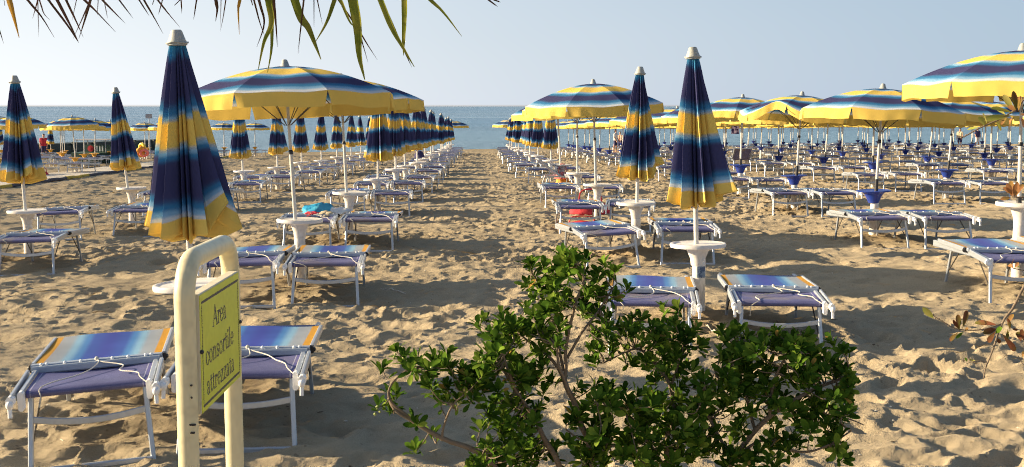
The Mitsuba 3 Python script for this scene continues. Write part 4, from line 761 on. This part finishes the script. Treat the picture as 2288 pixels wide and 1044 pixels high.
for g in groups:
    tops = sorted([top_of(b[0]) for b in g], key=lambda q: q[0])
    a, e = np.mean(tops[:3], 0), np.mean(tops[-3:], 0); m_ = np.mean(tops, 0)
    rach = curve([CROWN, CROWN + (a - CROWN) * .5 + [0, 0, .25], a + [0, 0, .02], m_, e + [0, 0, -.01]], 40)
    fr = part(palm, 'frond', MB().tube(rach, np.linspace(.016, .004, 40), 8).ply('palm_dark', True))
    for pts_, w, kind in g:
        tp = top_of(pts_); hook = rach[np.argmin(np.linalg.norm(rach - tp, axis=1))]
        c_ = curve([hook, tp, *pts_], 26); s_ = np.linspace(0, 1, 26)
        tan = np.gradient(c_, axis=0); tan /= np.linalg.norm(tan, axis=1, keepdims=True)
        side = np.cross(tan, np.array([.25 * rs.normal(), 1, .25 * rs.normal()])); side /= np.linalg.norm(side, axis=1, keepdims=True)
        nrm = np.cross(side, tan); wd = (w * np.interp(s_, [0, .25, .55, .8, 1], [.8, 1.1, 1.0, .55, .10]))[:, None] / 2
        wd = wd * .85
        V = np.stack([c_ - side * wd, c_ + nrm * wd * .55, c_ + side * wd], 1).reshape(-1, 3)
        i_ = np.arange(25)[:, None] * 3; f_ = np.vstack([np.hstack([i_ + c, i_ + c + 1, i_ + c + 4, i_ + c + 3]) for c in (0, 1)])
        part(fr, 'leaflet', MB().add(V, f_).ply(['palm_dark', 'palm_green', 'palm_orange'][kind], True))

# ---------------------------------------------------------------- belongings, people, things by the water
thin('towel_blue', proc(lambda p, n, uv: mix((.03, .22, .42), (.10, .42, .60), smoothstep(.4, .6, fbm(p.x * 6, p.y * 6, p.z * 9, 3)))), .9, .2)
mat('cloth_red', (.50, .035, .05), .85); mat('cloth_pink', (.80, .22, .20), .8); mat('cloth_orange', (.65, .28, .05), .8); mat('cloth_white', (.70, .69, .68), .9); mat('cloth_beige', (.48, .40, .27), .9)
mat('cloth_navy', (.035, .03, .10), .8); mat('skin', (.50, .27, .18), .55); mat('hair', (.03, .02, .015), .5); mat('hull_dark', paint((.035, .05, .045), .3, 3), .6); mat('hull_green', paint((.03, .075, .055), .2, 3), .5)
mat('print_white', (.75, .75, .75), .6); mat('grey_board', (.33, .33, .36), .7)
def heap(size, seed, amp=.35, res=26):
    """A crumpled lump of cloth, flat underneath."""
    m = trimesh.creation.uv_sphere(1.0, count=[res, res * 2]); V = np.asarray(m.vertices).copy()
    n = meshkit.fbm(V * 2.1 + seed * 7, 4, seed) - .5
    V *= (1 + amp * 2 * n)[:, None]; V[:, 2] = np.where(V[:, 2] < 0, V[:, 2] * .12, V[:, 2])
    return MB().add(V * np.asarray(size) / 2, m.faces)
Z3 = ground(-2.6, 16.8)
tw = thing('towel', 'crumpled bright blue towel heaped on a lounger left of the aisle', 'towel'); scene[tw] = heap([.50, .5, .26], 3).ply('towel_blue', True); scene[tw]['to_world'] = pose(-2.62, 16.75, Z3 + .47, 20)
tw = thing('towel', 'white cloth at the right end of the blue towel heap', 'towel'); scene[tw] = heap([.30, .45, .17], 5).ply('cloth_white', True); scene[tw]['to_world'] = pose(-2.38, 16.72, Z3 + .46, -30)
tw = thing('towel', 'small red cloth at the front of the blue towel heap', 'towel'); scene[tw] = heap([.24, .22, .12], 6).ply('cloth_red', True); scene[tw]['to_world'] = pose(-2.68, 16.45, Z3 + .45, 10)
tw = thing('towel', 'beige cloth between the red cloth and the white cloth', 'towel'); scene[tw] = heap([.26, .26, .12], 8).ply('cloth_beige', True); scene[tw]['to_world'] = pose(-2.49, 16.47, Z3 + .45, 0)
def bag(name, label, x, y, z, size, m1, m2, seed, world=None):
    t = thing(name, label, 'bag'); w = pose(x, y, z, 10)
    part(t, 'body', heap(size, seed, .16).ply(m1, True), w); a, h = size[0] * .3, size[2]
    part(t, 'strap', MB().tube(curve([[-a, 0, h * .4], [-a * .7, 0, h * .8], [a * .7, 0, h * .8], [a, 0, h * .4]], 14), .012, 7).ply(m2, True), w)
    return t, w
t_, w_ = bag('beach_bag', 'pink and orange bag hanging under a white table right of the aisle', 1.25, 30.5, ground(1.25, 30.6) + .18, [.34, .3, .62], 'cloth_orange', 'cloth_pink', 2)
part(t_, 'top', heap([.38, .34, .30], 4, .2).ply('cloth_pink', True), w_ @ T().translate([0, -.02, .17]))
bag('beach_bag', 'large red bag on the sand between the third and fourth right-hand umbrellas', 1.42, 22.3, ground(1.4, 22.3) + .03, [.72, .45, .52], 'cloth_red', 'cloth_red', 5)
bag('beach_bag', 'flat red bag lying under the left lounger of the third right-hand umbrella', 1.1, 19.3, ground(1.1, 19.3) + .02, [.7, .5, .22], 'cloth_red', 'cloth_pink', 7)
bag('beach_bag', 'small red bag on the sand beside the walkway', -17.6, 46.2, ground(-17.6, 46.2) + .02, [.42, .3, .36], 'cloth_red', 'cloth_red', 9)
bag('beach_bag', 'navy bag on a white table among the closed umbrellas left of the aisle', -2.95, 39.2, ground(-2.95, 39.2) + .72, [.32, .3, .42], 'cloth_navy', 'cloth_navy', 11)
def stripe(p, n, uv): return mix((.55, .45, .62), (.05, .03, .12), smoothstep(.42, .58, fbm(uv.x * 5 + 1, uv.y * 4, 0, 2)))
thin('towel_striped', proc(stripe), .9, .3)
tt = thing('towel', 'small purple patterned towel hanging from a canopy edge above the raised navy lounger', 'towel')
scene[tt] = MB().add(*sheet(-.16, .16, np.linspace(0, 1, 10), lambda X, Y: -.30 * Y + 0 * X, 12)).ply('towel_striped', uv=True)
sh_ = np.eye(4); v_, f_, uv_ = sheet(-.16, .16, np.linspace(0, 1, 10), lambda X, Y: -.30 * Y + 0 * X, 12)
v_ = np.stack([v_[:, 0], .02 * np.sin(v_[:, 0] * 30) * v_[:, 1], v_[:, 2]], -1)
scene[tt] = MB().add(v_, f_, uv_).ply('towel_striped', uv=True); scene[tt]['to_world'] = pose(8.55, 47.3, 1.12, 15)

import manifold3d as mf
def chain(bones):
    out = None
    for p0, r0, p1, r1 in bones:
        h = mf.Manifold.batch_hull([mf.Manifold.sphere(r0, 14).translate(list(map(float, p0))), mf.Manifold.sphere(r1, 14).translate(list(map(float, p1)))])
        out = h if out is None else out + h
    return out.refine_to_length(.045).to_mesh()
def smooth_mesh(m, it=8):
    tm = trimesh.Trimesh(np.array(m.vert_properties)[:, :3], np.array(m.tri_verts), process=True)
    trimesh.smoothing.filter_taubin(tm, iterations=it); return np.asarray(tm.vertices), np.asarray(tm.faces)
def person(x, y, yaw, label, shirt, shorts, h=1.68, arm=.0):
    t = thing('person', label, 'person'); w = pose(x, y, ground(x, y), yaw, s=h / 1.72)
    B = []
    for s in (-1, 1):
        hip, knee, ank = (s * .09, 0, .90), (s * .11, -.03 if s > 0 else .05, .48), (s * .12, .02 if s > 0 else .12, .08)
        B += [(hip, .085, knee, .058), (knee, .056, ank, .038), (ank, .038, (ank[0], ank[1] - .16, .035), .032)]
        sho, el, wr = (s * .19, 0, 1.40), (s * .25, -.02 - arm, 1.13), (s * .22, -.14 - arm * 2, .92 + arm * .6)
        B += [(sho, .055, el, .042), (el, .040, wr, .029), (wr, .030, (wr[0] - s * .01, wr[1] - .05, wr[2] - .08), .028), ((s * .10, 0, 1.38), .085, sho, .06), ((s * .08, 0, .93), .10, (s * .09, 0, 1.32), .105)]
        B += [((wr[0] - s * .01 + k * .016, wr[1] - .05, wr[2] - .07), .009, (wr[0] - s * .01 + k * .018, wr[1] - .08, wr[2] - .15), .008) for k in (-1.2, -.4, .4, 1.2)] + [((wr[0] - s * .03, wr[1] - .05, wr[2] - .04), .010, (wr[0] - s * .05, wr[1] - .08, wr[2] - .09), .009)]
    B += [((0, 0, 1.42), .06, (0, -.01, 1.52), .052), ((0, -.005, 1.58), .072, (0, .015, 1.645), .088), ((0, -.04, 1.555), .045, (0, -.03, 1.60), .06), ((0, -.092, 1.60), .014, (0, -.085, 1.625), .012)]
    part(t, 'body', MB().add(*smooth_mesh(chain(B))).ply('skin', True), w)
    part(t, 'hair', MB().add(*smooth_mesh(chain([((0, .03, 1.62), .088, (0, .02, 1.665), .088), ((0, .05, 1.56), .06, (0, .03, 1.64), .085)]))).ply('hair', True), w)
    if shirt: part(t, 'shirt', MB().add(*smooth_mesh(chain([((s * .085, 0, .95), .118, (s * .10, 0, 1.33), .122) for s in (-1, 1)] + [((s * .1, 0, 1.38), .096, (s * .20, 0, 1.39), .072) for s in (-1, 1)] + [((s * .20, 0, 1.39), .07, (s * .235, -.01, 1.22), .062) for s in (-1, 1)]))).ply(shirt, True), w)
    part(t, 'shorts', MB().add(*smooth_mesh(chain([((s * .085, 0, .95), .112, (s * .10, 0, .80), .105) for s in (-1, 1)] + [((s * .10, 0, .82), .10, (s * .11, -.01, .58), .085) for s in (-1, 1)]))).ply(shorts, True), w)
person(7.22, 86.0, 60, 'person in a white shirt standing near the water among distant posts', 'cloth_white', 'cloth_navy', 1.62)
person(7.75, 88.5, -30, 'bare-chested person beside the person in the white shirt', None, 'cloth_navy', 1.45, .05)
person(36.2, 96.0, 20, 'person in a purple top standing far right near the water', 'cloth_navy', 'cloth_white', 1.62)
person(35.2, 97.0, -40, 'person in a pale top far right, left of the one in purple', 'cloth_beige', 'cloth_navy', 1.55)
person(-29.6, 78.0, 15, 'person in a red top far left behind the closed umbrella', 'cloth_red', 'cloth_navy', 1.6)

tr = thing('swim_ring_bunch', 'bunch of yellow and orange swim rings hung on a far left umbrella post', 'swim ring')
ring = lambda R, r: MB().tube([[R * math.cos(a), 0, R * math.sin(a)] for a in np.linspace(0, 2 * math.pi, 28)], r, 10)
for k, (dx, dz, m_) in enumerate(((0, .1, 'yellow_ring'), (-.1, -.18, 'cloth_orange'), (.14, -.20, 'cloth_pink'), (.02, -.05, 'cloth_orange'))):
    if k == 0: mat('yellow_ring', (.80, .60, .06), .35)
    part(tr, 'ring', ring(.20, .09).ply(m_, True), pose(-21.6 + dx, 72.0 - .06 * k, -.62 + dz, 20 * k - 30, 15 * k))
part(tr, 'post', MB().tube([[-21.6, 72.15, -1.6], [-21.6, 72.15, -.2]], .03, 8).ply('white_pole'))
bt = thing('pedal_boat', 'dark green covered boat with a red and white emblem near the left shore', 'boat')
bw = pose(-22.4, 66.5, ground(-22.4, 66.5), -8)
hull = []
for q in np.linspace(-1, 1, 9): hull.append([[ .95 * s * (1 - .25 * q * q), q * 1.5, z] for s, z in ((-1, .62), (-.8, .05), (.8, .05), (1, .62))])
part(bt, 'hull', MB().loft(hull).ply('hull_green', 25), bw)
part(bt, 'roof', MB().bar([-.95, 0, 1.28], [.95, 0, 1.28], 1.5, .05, (0, 1, 0)).ply('grey_board'), bw)
for sx in (-.8, .8):
    for sy_ in (-.6, .6): part(bt, 'roof_post', MB().bar([sx * 1.05, sy_ * 1.1, .5], [sx, sy_, 1.28], .04, .04).ply('grey_board'), bw)
part(bt, 'seat_back', MB().box([0, .1, .75], [1.5, .12, .5], .2).ply('hull_green'), bw)
part(bt, 'emblem', MB().lathe([(0, .03), (.17, .02), (.17, 0)], 20).ply('cloth_red'), bw @ T().translate([-.35, .02, .80]).rotate([1, 0, 0], 90))
for k in range(3): part(bt, 'white_stripe', MB().box([.0 + .16 * k, .035, .80], [.07, .02, .30], .2).ply('print_white'), bw)
jt = thing('jetty', 'low dark jetty at the water on the far left', 'jetty')
ja, jb = np.array([-36.0, 90.0]), np.array([-27.6, 104.0]); jd = (jb - ja) / np.linalg.norm(jb - ja); js = np.array([-jd[1], jd[0]])
part(jt, 'deck', MB().bar([*ja, -1.02], [*jb, -.92], 1.8, .22, (*js, 0)).ply('hull_dark'))
part(jt, 'side_wall', MB().bar([*(ja - js * .95), -1.45], [*(jb - js * .95), -1.40], .10, .75, (*js, 0)).ply('hull_dark'))
for k in np.linspace(0, 16, 9):
    p_ = ja + jd * k - js * 1.04
    part(jt, 'pile', MB().tube([[*p_, -2.4], [*p_, -.78]], .11, 8).ply('hull_dark'))
bd = thing('notice_board', 'small grey notice board on a post above the far left umbrellas', 'sign')
part(bd, 'board', MB().box([-23.5, 80.0, 1.24], [.42, .04, .28], .1).ply('grey_board'))
part(bd, 'post', MB().tube([[-23.5, 80.04, -1.9], [-23.5, 80.04, 1.35]], .03, 8).ply('alu'))
bits, rb = MB(), np.random.default_rng(91)
bx_, by_ = rb.uniform(-4.5, 5.5, 330), 5.8 + 12 * rb.uniform(0, 1, 330) ** 1.6
bz_ = rest_level(bx_, by_) + relief(bx_[:, None], by_[:, None])[:, 0]
for x, y, z in zip(bx_, by_, bz_):
    s_ = rb.uniform(.005, .014); a_ = rb.uniform(0, 6.3)
    if rb.uniform() < .35: bits.bar([x, y, z + .004], [x + 4 * s_ * math.cos(a_), y + 4 * s_ * math.sin(a_), z + .006], .004, .004)
    else: bits.ball([x, y, z + .002], [s_, s_ * .7, s_ * .4], 4)
scene['beach_litter'] = bits.ply(mat('shell_bits', proc(lambda p, n, uv: mix((.10, .075, .05), (.62, .58, .50), smoothstep(.45, .55, noise(p.x * 6, p.y * 6, 2)))), .8), True)
labels['beach_litter'] = {'label': 'scattered shell bits and dry stalks on the sand', 'category': 'litter', 'kind': 'stuff'}
# cords lying on the sand by the posts
for k, (pts_, lab) in enumerate((([[1.62, 10.15], [1.70, 9.95], [1.9, 9.85], [2.15, 9.86], [2.3, 9.98]], 'loose white cord on the sand beside the tall closed umbrella post'),
                                 ([[-1.35, 12.5], [-1.2, 12.35], [-1.05, 12.2]], 'short white cord on the sand right of the second left loungers'),
                                 ([[4.9, 11.6], [5.2, 11.45], [5.5, 11.55]], 'white cord on the sand under the right edge lounger'))):
    c_ = curve([[x, y, 0] for x, y in pts_], 30); c_[:, 2] = rest_level(c_[:, 0], c_[:, 1]) + relief(c_[:, 0][:, None], c_[:, 1][:, None])[:, 0] + .008
    t_ = thing('cord', lab, 'cord'); scene[t_] = MB().tube(c_, .006, 6).ply('cord_white')
